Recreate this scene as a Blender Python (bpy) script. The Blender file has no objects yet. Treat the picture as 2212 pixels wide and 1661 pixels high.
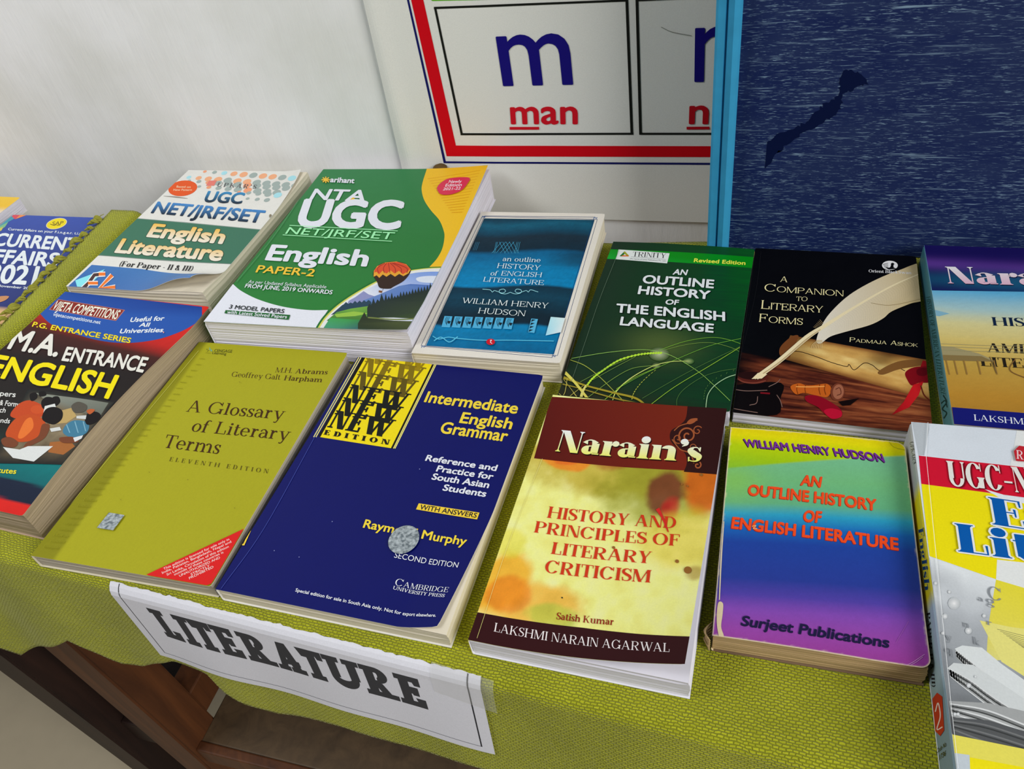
import bpy, bmesh, math, random
import numpy as np
from mathutils import Vector, Matrix
from mathutils.geometry import tessellate_polygon
random.seed(7)
RS = np.random.RandomState(11)
scene = bpy.context.scene
COL = scene.collection

# ------------------------------------------------------------------ camera
IMW, IMH = 2212.0, 1661.0
F_PX = 1717.811795
PITCH, ROLL, YAW, CAM_H = 0.749669, -0.185620, -0.393400, 0.452734
CP, SP = math.cos(PITCH), math.sin(PITCH)
FWD = np.array([math.sin(YAW) * CP, math.cos(YAW) * CP, -SP])
_r0 = np.array([math.cos(YAW), -math.sin(YAW), 0.0])
_u0 = np.cross(_r0, FWD)
RGT = _r0 * math.cos(ROLL) + _u0 * math.sin(ROLL)
UPV = -_r0 * math.sin(ROLL) + _u0 * math.cos(ROLL)
CAMP = np.array([0.0, 0.0, CAM_H])
cd = bpy.data.cameras.new('camera')
cam = bpy.data.objects.new('camera', cd)
COL.objects.link(cam)
cd.sensor_width = 36.0
cd.lens = 36.0 * F_PX / IMW
cd.clip_start = 0.01
cam.matrix_world = Matrix(((RGT[0], UPV[0], -FWD[0], CAMP[0]), (RGT[1], UPV[1], -FWD[1], CAMP[1]),
                           (RGT[2], UPV[2], -FWD[2], CAMP[2]), (0, 0, 0, 1)))
scene.camera = cam

# ------------------------------------------------------------------ light
scene.view_settings.view_transform = 'Standard'
scene.view_settings.look = 'None'
scene.view_settings.gamma = 1.0
scene.view_settings.use_curve_mapping = False
scene.view_settings.exposure = 0.0
world = bpy.data.worlds.new('World')
scene.world = world
world.use_nodes = True
bg = world.node_tree.nodes['Background']
bg.inputs[0].default_value = (0.93, 0.96, 1.0, 1)
bg.inputs[1].default_value = 0.07


def area(name, loc, target, sx, sy, power, col):
    l = bpy.data.lights.new(name, 'AREA')
    l.shape = 'RECTANGLE'
    l.size, l.size_y, l.energy, l.color = sx, sy, power, col
    o = bpy.data.objects.new(name, l)
    COL.objects.link(o)
    o.location = loc
    o.rotation_euler = (Vector(target) - Vector(loc)).to_track_quat('-Z', 'Y').to_euler()
    return o


area('window_light', (2.2, -1.1, 1.65), (-0.3, 0.5, 0.0), 1.5, 1.4, 66, (1.0, 0.99, 0.97))
area('window_light', (2.3, 0.0, 1.3), (-0.3, 0.5, 0.0), 1.2, 1.2, 10, (1.0, 0.99, 0.97))
area('wall_fill_light', (-1.2, -0.1, 1.3), (-0.6, 0.74, 0.3), 0.8, 0.6, 13.5, (0.97, 0.985, 1.0))  # unseen fill light, added to brighten the upper left of the wall

# ------------------------------------------------------------------ helpers
GAIN = 1.38          # printed colours are given as seen in room light; this turns them into albedo


def lin1(v):
    v /= 255.0
    return v / 12.92 if v <= 0.04045 else ((v + 0.055) / 1.055) ** 2.4


def c(r, g, b, k=1.0):
    return tuple(min(0.9, lin1(x) ** 1.1 * GAIN * k) for x in (r, g, b))


def mixc(a, b, t):
    return tuple(x + (y - x) * t for x, y in zip(a, b))


def ray(px, py):
    d = RGT * ((px - IMW / 2) / F_PX) + UPV * (-(py - IMH / 2) / F_PX) + FWD
    return d


def at_z(px, py, z):
    d = ray(px, py)
    return CAMP + d * ((z - CAMP[2]) / d[2])


def at_y(px, py, y):
    d = ray(px, py)
    return CAMP + d * ((y - CAMP[1]) / d[1])


def proj(P):
    q = np.asarray(P, float) - CAMP
    x, y, z = q @ RGT, q @ UPV, q @ FWD
    return np.array([IMW / 2 + F_PX * x / z, IMH / 2 - F_PX * y / z])


class Crop:
    """reads measurements taken in a magnified piece of the picture"""
    def __init__(s, x0, y0, x1, y1, ow):
        s.x0, s.y0, s.s = x0, y0, (x1 - x0) / ow

    def __call__(s, p):
        return (s.x0 + p[0] * s.s, s.y0 + p[1] * s.s)


FULL = Crop(0, 0, 1, 1, 1)


# value noise on arrays
def _hash(ix, iy, seed):
    n = (ix * 374761393 + iy * 668265263 + seed * 1442695041) & 0x7fffffff
    n = ((n ^ (n >> 13)) * 1274126177) & 0x7fffffff
    return ((n ^ (n >> 16)) & 0xffff) / 65535.0


def vnoise(x, y, seed=0):
    x = np.asarray(x, float)
    y = np.asarray(y, float)
    ix = np.floor(x).astype(np.int64)
    iy = np.floor(y).astype(np.int64)
    fx, fy = x - ix, y - iy
    fx = fx * fx * (3 - 2 * fx)
    fy = fy * fy * (3 - 2 * fy)
    a, b = _hash(ix, iy, seed), _hash(ix + 1, iy, seed)
    d, e = _hash(ix, iy + 1, seed), _hash(ix + 1, iy + 1, seed)
    return (a + (b - a) * fx) * (1 - fy) + (d + (e - d) * fx) * fy


def fbm(x, y, seed=0, o=4):
    r, a, t = 0, 0.5, 0
    for k in range(o):
        r = r + a * vnoise(x * 2 ** k, y * 2 ** k, seed + k * 17)
        t += a
        a *= 0.5
    return r / t


def sstep(a, b, x):
    t = np.clip((x - a) / (b - a), 0, 1)
    return t * t * (3 - 2 * t)


def stops(v, st):
    """v array, st = [(pos, colour)...] -> (n,3)"""
    v = np.asarray(v, float)
    xs = [p for p, _ in st]
    return np.stack([np.interp(v, xs, [k[i] for _, k in st]) for i in range(3)], -1)


# ------------------------------------------------------------------ materials
def new_mat(name):
    m = bpy.data.materials.new(name)
    m.use_nodes = True
    nt = m.node_tree
    return m, nt, nt.nodes['Principled BSDF']


def nd(nt, kind, **kw):
    n = nt.nodes.new(kind)
    for k, v in kw.items():
        if k in n.inputs:
            n.inputs[k].default_value = v
        else:
            setattr(n, k, v)
    return n


def plain(name, col, rough=0.6, spec=0.4, bump=0.0, bscale=200.0, var=0.0):
    m, nt, b = new_mat(name)
    b.inputs['Roughness'].default_value = rough
    b.inputs['Specular IOR Level'].default_value = spec * 0.1
    tc = nd(nt, 'ShaderNodeTexCoord')
    nz = nd(nt, 'ShaderNodeTexNoise', Scale=bscale, Detail=4.0)
    nt.links.new(tc.outputs['Object'], nz.inputs['Vector'])
    mx = nd(nt, 'ShaderNodeMix', data_type='RGBA')
    mx.inputs[6].default_value = (*[x * (1 - var) for x in col], 1)
    mx.inputs[7].default_value = (*[min(.95, x * (1 + var)) for x in col], 1)
    nt.links.new(nz.outputs['Fac'], mx.inputs[0])
    nt.links.new(mx.outputs[2], b.inputs['Base Color'])
    if bump:
        bp = nd(nt, 'ShaderNodeBump', Strength=bump, Distance=0.001)
        nt.links.new(nz.outputs['Fac'], bp.inputs['Height'])
        nt.links.new(bp.outputs['Normal'], b.inputs['Normal'])
    return m


def print_mat(name, rough, spec=0.5, bump=0.05):
    """printed paper / card: ink colours come with the printed shapes"""
    m, nt, b = new_mat(name)
    at = nd(nt, 'ShaderNodeVertexColor', layer_name='Ink')
    tc = nd(nt, 'ShaderNodeTexCoord')
    nz = nd(nt, 'ShaderNodeTexNoise', Scale=900.0, Detail=2.0)
    nt.links.new(tc.outputs['Object'], nz.inputs['Vector'])
    hs = nd(nt, 'ShaderNodeMapRange')
    hs.inputs['To Min'].default_value = 0.93
    hs.inputs['To Max'].default_value = 1.07
    nt.links.new(nz.outputs['Fac'], hs.inputs['Value'])
    mul = nd(nt, 'ShaderNodeVectorMath', operation='MULTIPLY')
    nt.links.new(at.outputs['Color'], mul.inputs[0])
    nt.links.new(hs.outputs['Result'], mul.inputs[1])
    nt.links.new(mul.outputs[0], b.inputs['Base Color'])
    b.inputs['Roughness'].default_value = rough
    b.inputs['Specular IOR Level'].default_value = spec * 0.3
    n2 = nd(nt, 'ShaderNodeTexNoise', Scale=45.0, Detail=3.0)
    nt.links.new(tc.outputs['Object'], n2.inputs['Vector'])
    bp = nd(nt, 'ShaderNodeBump', Strength=bump, Distance=0.002)
    nt.links.new(n2.outputs['Fac'], bp.inputs['Height'])
    nt.links.new(bp.outputs['Normal'], b.inputs['Normal'])
    return m


def pages_mat(name, col, dark=0.72, freq=2600.0):
    m, nt, b = new_mat(name)
    tc = nd(nt, 'ShaderNodeTexCoord')
    mp = nd(nt, 'ShaderNodeMapping')
    mp.inputs['Scale'].default_value = (9, 9, freq)
    nz = nd(nt, 'ShaderNodeTexNoise', Scale=1.0, Detail=3.0, Roughness=0.7)
    nt.links.new(tc.outputs['Object'], mp.inputs['Vector'])
    nt.links.new(mp.outputs['Vector'], nz.inputs['Vector'])
    cr = nd(nt, 'ShaderNodeValToRGB')
    cr.color_ramp.elements[0].position = 0.32
    cr.color_ramp.elements[1].position = 0.62
    cr.color_ramp.elements[0].color = (*[x * dark for x in col], 1)
    cr.color_ramp.elements[1].color = (*col, 1)
    nt.links.new(nz.outputs['Fac'], cr.inputs['Fac'])
    nt.links.new(cr.outputs['Color'], b.inputs['Base Color'])
    b.inputs['Roughness'].default_value = 0.85
    b.inputs['Specular IOR Level'].default_value = 0.15
    bp = nd(nt, 'ShaderNodeBump', Strength=0.35, Distance=0.0006)
    nt.links.new(nz.outputs['Fac'], bp.inputs['Height'])
    nt.links.new(bp.outputs['Normal'], b.inputs['Normal'])
    return m


def wood_mat(name, c1, c2):
    m, nt, b = new_mat(name)
    tc = nd(nt, 'ShaderNodeTexCoord')
    mp = nd(nt, 'ShaderNodeMapping')
    mp.inputs['Scale'].default_value = (45, 45, 4)
    nz = nd(nt, 'ShaderNodeTexNoise', Scale=1.0, Detail=6.0, Roughness=0.65, Distortion=0.6)
    cr = nd(nt, 'ShaderNodeValToRGB')
    cr.color_ramp.elements[0].color = (*c1, 1)
    cr.color_ramp.elements[1].color = (*c2, 1)
    cr.color_ramp.elements[0].position = 0.3
    cr.color_ramp.elements[1].position = 0.7
    nt.links.new(tc.outputs['Object'], mp.inputs['Vector'])
    nt.links.new(mp.outputs['Vector'], nz.inputs['Vector'])
    nt.links.new(nz.outputs['Fac'], cr.inputs['Fac'])
    nt.links.new(cr.outputs['Color'], b.inputs['Base Color'])
    b.inputs['Roughness'].default_value = 0.55
    return m


def cloth_mat(name, col, dark):
    m, nt, b = new_mat(name)
    uv = nd(nt, 'ShaderNodeUVMap', uv_map='Weave')
    nz = nd(nt, 'ShaderNodeTexNoise', Scale=160.0, Detail=2.0)
    nt.links.new(uv.outputs[0], nz.inputs['Vector'])
    # threads wander a little
    wob = nd(nt, 'ShaderNodeVectorMath', operation='MULTIPLY_ADD')
    wob.inputs[1].default_value = (0.0030, 0.0026, 0)
    nt.links.new(nz.outputs['Color'], wob.inputs[0])
    nt.links.new(uv.outputs[0], wob.inputs[2])
    br = nd(nt, 'ShaderNodeTexBrick', offset=0.5, offset_frequency=2, squash=1.0)
    br.inputs['Color1'].default_value = (1, 1, 1, 1)
    br.inputs['Color2'].default_value = (0.55, 0.55, 0.55, 1)
    br.inputs['Mortar'].default_value = (0.0, 0.0, 0.0, 1)
    br.inputs['Scale'].default_value = 1.0
    br.inputs['Mortar Size'].default_value = 0.0005
    br.inputs['Mortar Smooth'].default_value = 1.0
    br.inputs['Brick Width'].default_value = 0.0034
    br.inputs['Row Height'].default_value = 0.0018
    nt.links.new(wob.outputs[0], br.inputs['Vector'])
    n2 = nd(nt, 'ShaderNodeTexNoise', Scale=14.0, Detail=3.0)
    nt.links.new(uv.outputs[0], n2.inputs['Vector'])
    mx = nd(nt, 'ShaderNodeMix', data_type='RGBA')
    mx.inputs[6].default_value = (*dark, 1)
    mx.inputs[7].default_value = (*col, 1)
    ad = nd(nt, 'ShaderNodeMath', operation='MULTIPLY_ADD')
    ad.inputs[1].default_value = 0.75
    mr = nd(nt, 'ShaderNodeMapRange')
    mr.inputs['From Min'].default_value = 0.3
    mr.inputs['From Max'].default_value = 0.7
    mr.inputs['To Min'].default_value = 0.0
    mr.inputs['To Max'].default_value = 0.35
    nt.links.new(n2.outputs['Fac'], mr.inputs['Value'])
    nt.links.new(br.outputs['Color'], ad.inputs[0])
    nt.links.new(mr.outputs['Result'], ad.inputs[2])
    nt.links.new(ad.outputs[0], mx.inputs[0])
    nt.links.new(mx.outputs[2], b.inputs['Base Color'])
    b.inputs['Roughness'].default_value = 0.85
    b.inputs['Specular IOR Level'].default_value = 0.2
    b.inputs['Sheen Weight'].default_value = 0.15
    bp = nd(nt, 'ShaderNodeBump', Strength=0.8, Distance=0.0009)
    nt.links.new(br.outputs['Color'], bp.inputs['Height'])
    nt.links.new(bp.outputs['Normal'], b.inputs['Normal'])
    return m


# ------------------------------------------------------------------ objects
def tag(o, label=None, cat=None, group=None, kind=None):
    if label:
        o['label'] = label
    if cat:
        o['category'] = cat
    if group:
        o['group'] = group
    if kind:
        o['kind'] = kind
    return o


def empty(name, loc, rz=0.0):
    o = bpy.data.objects.new(name, None)
    COL.objects.link(o)
    o.location = loc
    o.rotation_euler = (0, 0, rz)
    o.empty_display_size = 0.02
    return o


def mesh_obj(name, V, Fc, mat, parent=None, cols=None, smooth=False, uvs=None):
    me = bpy.data.meshes.new(name)
    me.from_pydata([tuple(map(float, v)) for v in V], [], Fc)
    me.update()
    if cols is not None:
        a = me.color_attributes.new('Ink', 'FLOAT_COLOR', 'POINT')
        arr = np.ones((len(V), 4), np.float32)
        arr[:, :3] = np.asarray(cols, np.float32)
        a.data.foreach_set('color', arr.ravel())
    if uvs is not None:
        u = me.uv_layers.new(name='Weave')
        li = np.zeros(len(me.loops), np.int32)
        me.loops.foreach_get('vertex_index', li)
        u.data.foreach_set('uv', np.asarray(uvs, np.float32)[li].ravel())
    if smooth:
        me.polygons.foreach_set('use_smooth', [True] * len(me.polygons))
    if mat:
        me.materials.append(mat)
    o = bpy.data.objects.new(name, me)
    COL.objects.link(o)
    if parent:
        o.parent = parent
    return o


def bm_obj(name, bm, mat, parent=None, smooth=False):
    me = bpy.data.meshes.new(name)
    bm.normal_update()
    bm.to_mesh(me)
    bm.free()
    if smooth:
        me.polygons.foreach_set('use_smooth', [True] * len(me.polygons))
    me.materials.append(mat)
    o = bpy.data.objects.new(name, me)
    COL.objects.link(o)
    if parent:
        o.parent = parent
    return o


def box_bm(bm, x0, x1, y0, y1, z0, z1, bevel=0.0):
    r = bmesh.ops.create_cube(bm, size=1.0)
    vs = r['verts']
    for v in vs:
        v.co = Vector((x0 + (v.co.x + .5) * (x1 - x0), y0 + (v.co.y + .5) * (y1 - y0), z0 + (v.co.z + .5) * (z1 - z0)))
    if bevel:
        es = list({e for v in vs for e in v.link_edges})
        bmesh.ops.bevel(bm, geom=es, offset=bevel, segments=2, affect='EDGES', profile=0.5)


# ------------------------------------------------------------------ lettering
_bf = {}


def sans(txt, bold, sp=1.0):
    """outline lettering from the built-in sans face, made heavier by spreading it sideways;
    returns points, triangles and the sheet number of every triangle"""
    key = (txt, round(bold, 4), sp)
    if key in _bf:
        return _bf[key]
    if bold > 0.004:
        V0, T0, _ = sans(txt, 0.0, sp)
        V, T, Z = [], [], []
        n = 6 if bold < .03 else 8
        for k in range(n):
            a = 2 * math.pi * k / n + .3
            T += [(x + k * len(V0), y + k * len(V0), z + k * len(V0)) for x, y, z in T0]
            Z += [k] * len(T0)
            V.append(V0 + bold * np.array([math.cos(a), math.sin(a)]))
        _bf[key] = (np.vstack(V), T, Z)
        return _bf[key]
    cu = bpy.data.curves.new('t', 'FONT')
    cu.body = txt
    cu.size = 1.0
    cu.space_character = sp
    cu.resolution_u = 4
    cu.fill_mode = 'FRONT'
    ob = bpy.data.objects.new('t', cu)
    me = ob.to_mesh()
    V = np.array([v.co[:] for v in me.vertices], float).reshape(-1, 3)[:, :2]
    Fc = [tuple(q.vertices) for q in me.polygons]
    ob.to_mesh_clear()
    bpy.data.objects.remove(ob)
    bpy.data.curves.remove(cu)
    T = []
    for f in Fc:
        for k in range(1, len(f) - 1):
            T.append((f[0], f[k], f[k + 1]))
    _bf[key] = (V, T, [0] * len(T))
    return _bf[key]


SANS_H = None


def sans_heights():
    global SANS_H
    if SANS_H is None:
        SANS_H = {k: sans(k, 0.0)[0][:, 1].max() for k in ('H', 'x')}
    return SANS_H


class Serif:
    """a drawn serif face: stems, hairlines, bowls and serifs; cap height 1"""
    def __init__(s, S=.15, T=.045, e=.085, st=.035, X=.66, W=1.0, br=.05):
        s.S, s.T, s.e, s.st, s.X, s.W, s.br = S, T, e, st, X, W, br

    def layout(s, txt, sp=0.0, small=False):
        pen, out, bounds = 0.0, [], []
        for ch in txt:
            k = 1.0
            g = ch
            if small and ch.islower():
                g, k = ch.upper(), .76
            if ch == ' ':
                pen += .34 * s.W + sp
                bounds.append(pen)
                continue
            P, w = s.glyph(g)
            for poly in P:
                out.append([(pen + x * k, y * k) for x, y in poly])
            pen += w * k + s.gap() + sp
            bounds.append(pen - s.gap() - sp)
        V, T, Z = [], [], []
        for n, poly in enumerate(out):
            b = len(V)
            V += poly
            for k in range(1, len(poly) - 1):
                T.append((b, b + k, b + k + 1))
                Z.append(n % 9)
        return np.array(V), T, Z

    def gap(s):
        return .05 + .25 * s.e

    # ---- pieces
    def stem(s, x, y0, y1, bot='b', top='b', w=None):
        w = s.S if w is None else w
        P = [[(x - w / 2, y0), (x + w / 2, y0), (x + w / 2, y1), (x - w / 2, y1)]]
        for f, y, d in ((bot, y0, 1), (top, y1, -1)):
            if not f:
                continue
            l = s.e if f in 'bl' else 0
            r = s.e if f in 'br' else 0
            P.append([(x - w / 2 - l, y), (x + w / 2 + r, y), (x + w / 2 + r, y + d * s.st), (x - w / 2 - l, y + d * s.st)])
            q = s.br
            if l:
                P.append([(x - w / 2 - l * .55, y + d * s.st), (x - w / 2, y + d * s.st), (x - w / 2, y + d * (s.st + q))])
            if r:
                P.append([(x + w / 2, y + d * s.st), (x + w / 2 + r * .55, y + d * s.st), (x + w / 2, y + d * (s.st + q))])
        return P

    def foot(s, x, y, d, w):
        return [[(x - w / 2 - s.e, y), (x + w / 2 + s.e, y), (x + w / 2 + s.e, y + d * s.st), (x - w / 2 - s.e, y + d * s.st)]]

    def bar(s, x0, x1, y, t=None):
        t = s.T if t is None else t
        return [[(x0, y - t / 2), (x1, y - t / 2), (x1, y + t / 2), (x0, y + t / 2)]]

    def diag(s, x0, y0, x1, y1, w):
        return [[(x0 - w / 2, y0), (x0 + w / 2, y0), (x1 + w / 2, y1), (x1 - w / 2, y1)]]

    def arc(s, cx, cy, rx, ry, a0, a1, wx=None, wy=None):
        wx = s.S if wx is None else wx
        wy = s.T if wy is None else wy
        n = max(6, int(abs(a1 - a0) / 12))
        P = []
        def pt(a, o):
            a = math.radians(a)
            return (cx + (rx - o * wx) * math.cos(a), cy + (ry - o * wy) * math.sin(a))
        for k in range(n):
            a, b = a0 + (a1 - a0) * k / n, a0 + (a1 - a0) * (k + 1) / n
            P.append([pt(a, 0), pt(b, 0), pt(b, 1), pt(a, 1)])
        return P

    def dot(s, x, y, r):
        return [[(x + r * math.cos(t * .5236), y + r * math.sin(t * .5236)) for t in range(12)]]

    def path(s, pts, ws, n=7):
        q = catmull(pts, n)
        w = np.interp(np.linspace(0, 1, len(q)), np.linspace(0, 1, len(ws)), ws)
        return ribbon(q, w)

    def wedge(s, x, y0, y1):
        return [[(x - s.st * .3, y0), (x + s.st * .7, y0), (x + s.st * .7, y1), (x - s.st * .9, y1)]]

    def glyph(s, ch):
        S, T, e, X, W, st = s.S, s.T, s.e, s.X, s.W, s.st
        L = e + S / 2          # centre of a left stem
        P = []
        t2 = T / 2
        A, B_, D = s.arc, s.bar, s.diag
        rb = min(.5, S + .02)
        if ch in 'ABCDEFGHIJKLMNOPQRSTUVWXYZ':
            if ch == 'A':
                w = .62 * W + S * 1.05 + max(0, T - .1) * 1.6
                a = e + T / 2
                P += D(a, 0, w * .5 - S * .12, 1, T * 1.15) + D(w + e - S / 2 - T, 0, w * .5, 1, S)
                P += B_(a + .1, w - .1, .34) + s.foot(a, 0, 1, T) + s.foot(w + e - S / 2 - T, 0, 1, S)
                return P, w + 2 * e - T
            if ch == 'B':
                w = .3 * W
                P += s.stem(L, 0, 1, 'l', 'l')
                for y in (t2, .53, 1 - t2):
                    P += B_(L, L + w, y)
                P += A(L + w, .765, .22 * W + S * .5, .235, -90, 90) + A(L + w, .275, .27 * W + S * .5, .275, -90, 90)
                return P, L + w + .27 * W + S * .5
            if ch in 'CG':
                rx = .36 * W + S * .5
                P += A(rx, .5, rx, .515, 34, 325)
                P += s.wedge(1.83 * rx - st * .5, .68, 1.0)
                if ch == 'C':
                    return P, 2 * rx
                P += s.stem(2 * rx - S * .5, .02, .44, '', 'b')
                return P, 2 * rx + e
            if ch == 'D':
                w = .22 * W
                P += s.stem(L, 0, 1, 'l', 'l') + B_(L, L + w, t2) + B_(L, L + w, 1 - t2)
                r = .36 * W + S * .5
                P += A(L + w, .5, r, .5, -90, 90)
                return P, L + w + r
            if ch in 'EF':
                w = .46 * W
                P += s.stem(L, 0, 1, 'l' if ch == 'E' else 'b', 'l') + B_(L, L + w, 1 - t2) + B_(L, L + w * .72, .52)
                P += s.wedge(L + w, 1 - max(.24, T + .1), 1) + s.wedge(L + w * .72, .38, .66)
                if ch == 'E':
                    P += B_(L, L + w + .04, t2) + s.wedge(L + w + .04, 0, max(.28, T + .12))
                return P, L + w + .04 + st
            if ch == 'H':
                w = .5 * W + S
                P += s.stem(L, 0, 1) + s.stem(L + w, 0, 1) + B_(L, L + w, .52)
                return P, 2 * L + w
            if ch == 'I':
                return s.stem(L, 0, 1), 2 * L
            if ch == 'J':
                P += s.stem(L + .2 * W, .22, 1, '', 'b')
                P += A(L + .2 * W + S / 2 - .2 * W - S * .2, .22, .2 * W + S * .2, .24, -170, 0, S, T) + s.dot(.1 + S * .2, .2, S * .5)
                return P, 2 * L + .2 * W
            if ch == 'K':
                x2 = L + .5 * W + S * .4
                P += s.stem(L, 0, 1) + D(L + S * .4, .36, x2, 1, T * 1.3) + D(x2 + S * .2, 0, L + S * .4 + .16, .58, S)
                P += s.foot(x2, 1, -1, T) + s.foot(x2 + S * .2, 0, 1, S)
                return P, x2 + S * .7 + e
            if ch == 'L':
                w = .46 * W
                P += s.stem(L, 0, 1, 'l', 'b') + B_(L, L + w, t2) + s.wedge(L + w, 0, max(.32, T + .14))
                return P, L + w + st
            if ch == 'M':
                w = .68 * W + S
                a = e + T / 2
                P += s.stem(a, 0, 1, 'b', 'l', T) + s.stem(a + w, 0, 1, 'b', 'r')
                P += D(a + w * .5 - S * .2, 0, a + S * .25, 1, S) + D(a + w * .5 - S * .2, 0, a + w - S * .3, 1, T * 1.2)
                return P, a + w + S / 2 + e
            if ch == 'N':
                w = .52 * W + S * .8
                a = e + T / 2
                P += s.stem(a, 0, 1, 'b', 'l', T) + s.stem(a + w, 0, 1, '', 'b', T) + D(a + w - S * .42, 0, a + S * .42, 1, S)
                return P, w + 2 * a
            if ch in 'OQ':
                rx = .37 * W + S * .55
                P += A(rx, .5, rx, .515, 0, 360)
                if ch == 'Q':
                    P += D(rx + .3, -.2, rx, .1, S)
                return P, 2 * rx
            if ch in 'PR':
                w = .26 * W
                r = .25 * W + S * .5
                P += s.stem(L, 0, 1, 'b', 'l') + B_(L, L + w, 1 - t2) + B_(L, L + w, .47) + A(L + w, .735, r, .265, -90, 90)
                if ch == 'R':
                    P += D(L + w + r * .8, 0, L + w - .02, .48, S) + s.foot(L + w + r * .8, 0, 1, S)
                    return P, L + w + r * .8 + S / 2 + e * .8
                return P, L + w + r
            if ch == 'S':
                w = .5 * W + S * .5
                P += s.path([(w * .86, .8), (w * .66, .95), (w * .42, .97), (w * .16, .86), (w * .14, .68), (w * .45, .53), (w * .8, .4), (w * .9, .22), (w * .72, .06), (w * .45, .03), (w * .2, .07), (w * .07, .24)],
                            [T, T * 1.1, T * 1.2, S * .8, S * .9, S * 1.05, S * .95, S * .85, T * 1.4, T * 1.1, T, T])
                P += s.wedge(w * .88, .7, 1.0) + s.wedge(w * .08 + st * .4, 0.0, .3)
                return P, w
            if ch == 'T':
                w = .62 * W + S * .6
                P += s.stem(w / 2, 0, 1, 'b', '') + B_(0, w, 1 - t2) + s.wedge(st * .4, 1 - max(.26, T + .1), 1) + s.wedge(w - st * .4, 1 - max(.26, T + .1), 1)
                return P, w
            if ch == 'U':
                w = .52 * W + S
                a = L + w - S * .3
                P += s.stem(L, .32, 1, '', 'b') + s.stem(a, .32, 1, '', 'b', max(T, S * .3 if T < .1 else S))
                P += A((L - S / 2 + a + T / 2) / 2, .33, (a + T / 2 - L + S / 2) / 2, .35, 180, 360, S * .8, T * 1.5)
                return P, a + e + T / 2
            if ch == 'V':
                w = .62 * W + S
                P += D(w * .5, 0, e + S / 2, 1, S) + D(w * .5 + S * .1, 0, w - T, 1, T * 1.2) + s.foot(e + S / 2, 1, -1, S) + s.foot(w - T, 1, -1, T)
                return P, w + e
            if ch == 'W':
                w = .5 * W + S * .9
                x0 = e + S / 2
                for k in (0, 1):
                    P += D(x0 + w * .45 + k * w * .78, 0, x0 + k * w * .78, 1, S) + D(x0 + w * .45 + S * .1 + k * w * .78, 0, x0 + w * .9 + k * w * .78, 1, T * 1.2)
                    P += s.foot(x0 + k * w * .78, 1, -1, S)
                P += s.foot(x0 + w * 1.68, 1, -1, T)
                return P, x0 + w * 1.68 + e
            if ch == 'X':
                w = .56 * W + S
                P += D(w, 0, e + S / 2, 1, S) + D(e + T, 0, w - S * .2, 1, T * 1.2)
                for x, y, d, q in ((w, 0, 1, S), (e + S / 2, 1, -1, S), (e + T, 0, 1, T), (w - S * .2, 1, -1, T)):
                    P += s.foot(x, y, d, q)
                return P, w + S / 2 + e
            if ch == 'Y':
                w = .58 * W + S
                P += s.stem(w * .5, 0, .46, 'b', '') + D(w * .5, .42, e + S / 2, 1, S) + D(w * .5 + S * .2, .42, w - T, 1, T * 1.2)
                P += s.foot(e + S / 2, 1, -1, S) + s.foot(w - T, 1, -1, T)
                return P, w + e
            if ch == 'Z':
                w = .52 * W + S * .3
                P += B_(0, w, 1 - t2) + B_(0, w, t2) + D(S * .5, 0, w - S * .5, 1, S) + s.wedge(st, .76, 1) + s.wedge(w, 0, .28)
                return P, w + st
        # ---- lower case
        r = X / 2
        ro = .2 * W + S * .55
        if ch == 'a':
            w = .34 * W + S * .7
            P += s.path([(w * .16, X * .74), (w * .3, X * .95), (w * .62, X * .98), (w * .9, X * .74)], [S * .8, T, T * 1.5, S])
            P += s.stem(w * .95 - S * .05, .08, X * .78, '', '') + s.bar(w * .95 - S * .3, w * .95 + S * .4 + e * .8, st / 2 + .02, st * 1.5)
            P += A(w * .45, X * .29, w * .45, X * .31, 60, 360 - 20, S * .95, T)
            P += s.bar(w * .45, w * .9, X * .585, T)
            return P, w * .95 + S * .5 + e * .6
        if ch in 'bpdq':
            rx = .2 * W + S * .6
            if ch in 'bp':
                P += s.stem(L, 0 if ch == 'b' else -.3, 1 if ch == 'b' else X, '' if ch == 'b' else 'b', 'l')
                P += A(L + rx * .75, r, rx, r + .012, -150, 150, S, T)
                return P, L + rx * 1.75
            P += A(rx, r, rx, r + .012, 30, 330, S, T) + s.stem(rx * 1.75, 0 if ch == 'd' else -.3, 1 if ch == 'd' else X, 'r' if ch == 'd' else 'b', 'l' if ch == 'd' else '')
            return P, rx * 1.75 + S / 2 + e
        if ch == 'c':
            P += A(ro, r, ro, r + .012, 50, 318, S, T) + s.dot(ro * 1.66, X * .75, S * .45)
            return P, ro * 1.9
        if ch == 'e':
            P += A(ro, r, ro, r + .012, 0, 318, S, T) + s.bar(S * .6, 2 * ro - S * .3, X * .52)
            return P, 2 * ro
        if ch == 'f':
            P += s.stem(L, 0, .78, 'b', '') + s.bar(L - S / 2 - e, L + S / 2 + e * 1.3, X - t2) + s.path([(L, .74), (L + .04, .93), (L + .15, 1.01), (L + .27, .95)], [S, S * .8, T, S * .7])
            return P, L + S / 2 + e + .1
        if ch == 'g':
            rx = ro * .9
            P += A(rx, X * .64, rx, X * .37, 0, 360, S * .9, T) + s.path([(rx * .55, X * .25), (rx * .3, X * .1), (rx * 1.2, X * .02), (rx * 1.85, -.1), (rx * 1.3, -.26), (rx * .4, -.25), (rx * .1, -.12), (rx * .5, -.01)], [T, S * .5, S * .7, S * .7, T, T, S * .6, T])
            P += s.bar(rx * 1.6, rx * 2.2, X * .95, S * .4)
            return P, rx * 2.15
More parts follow.
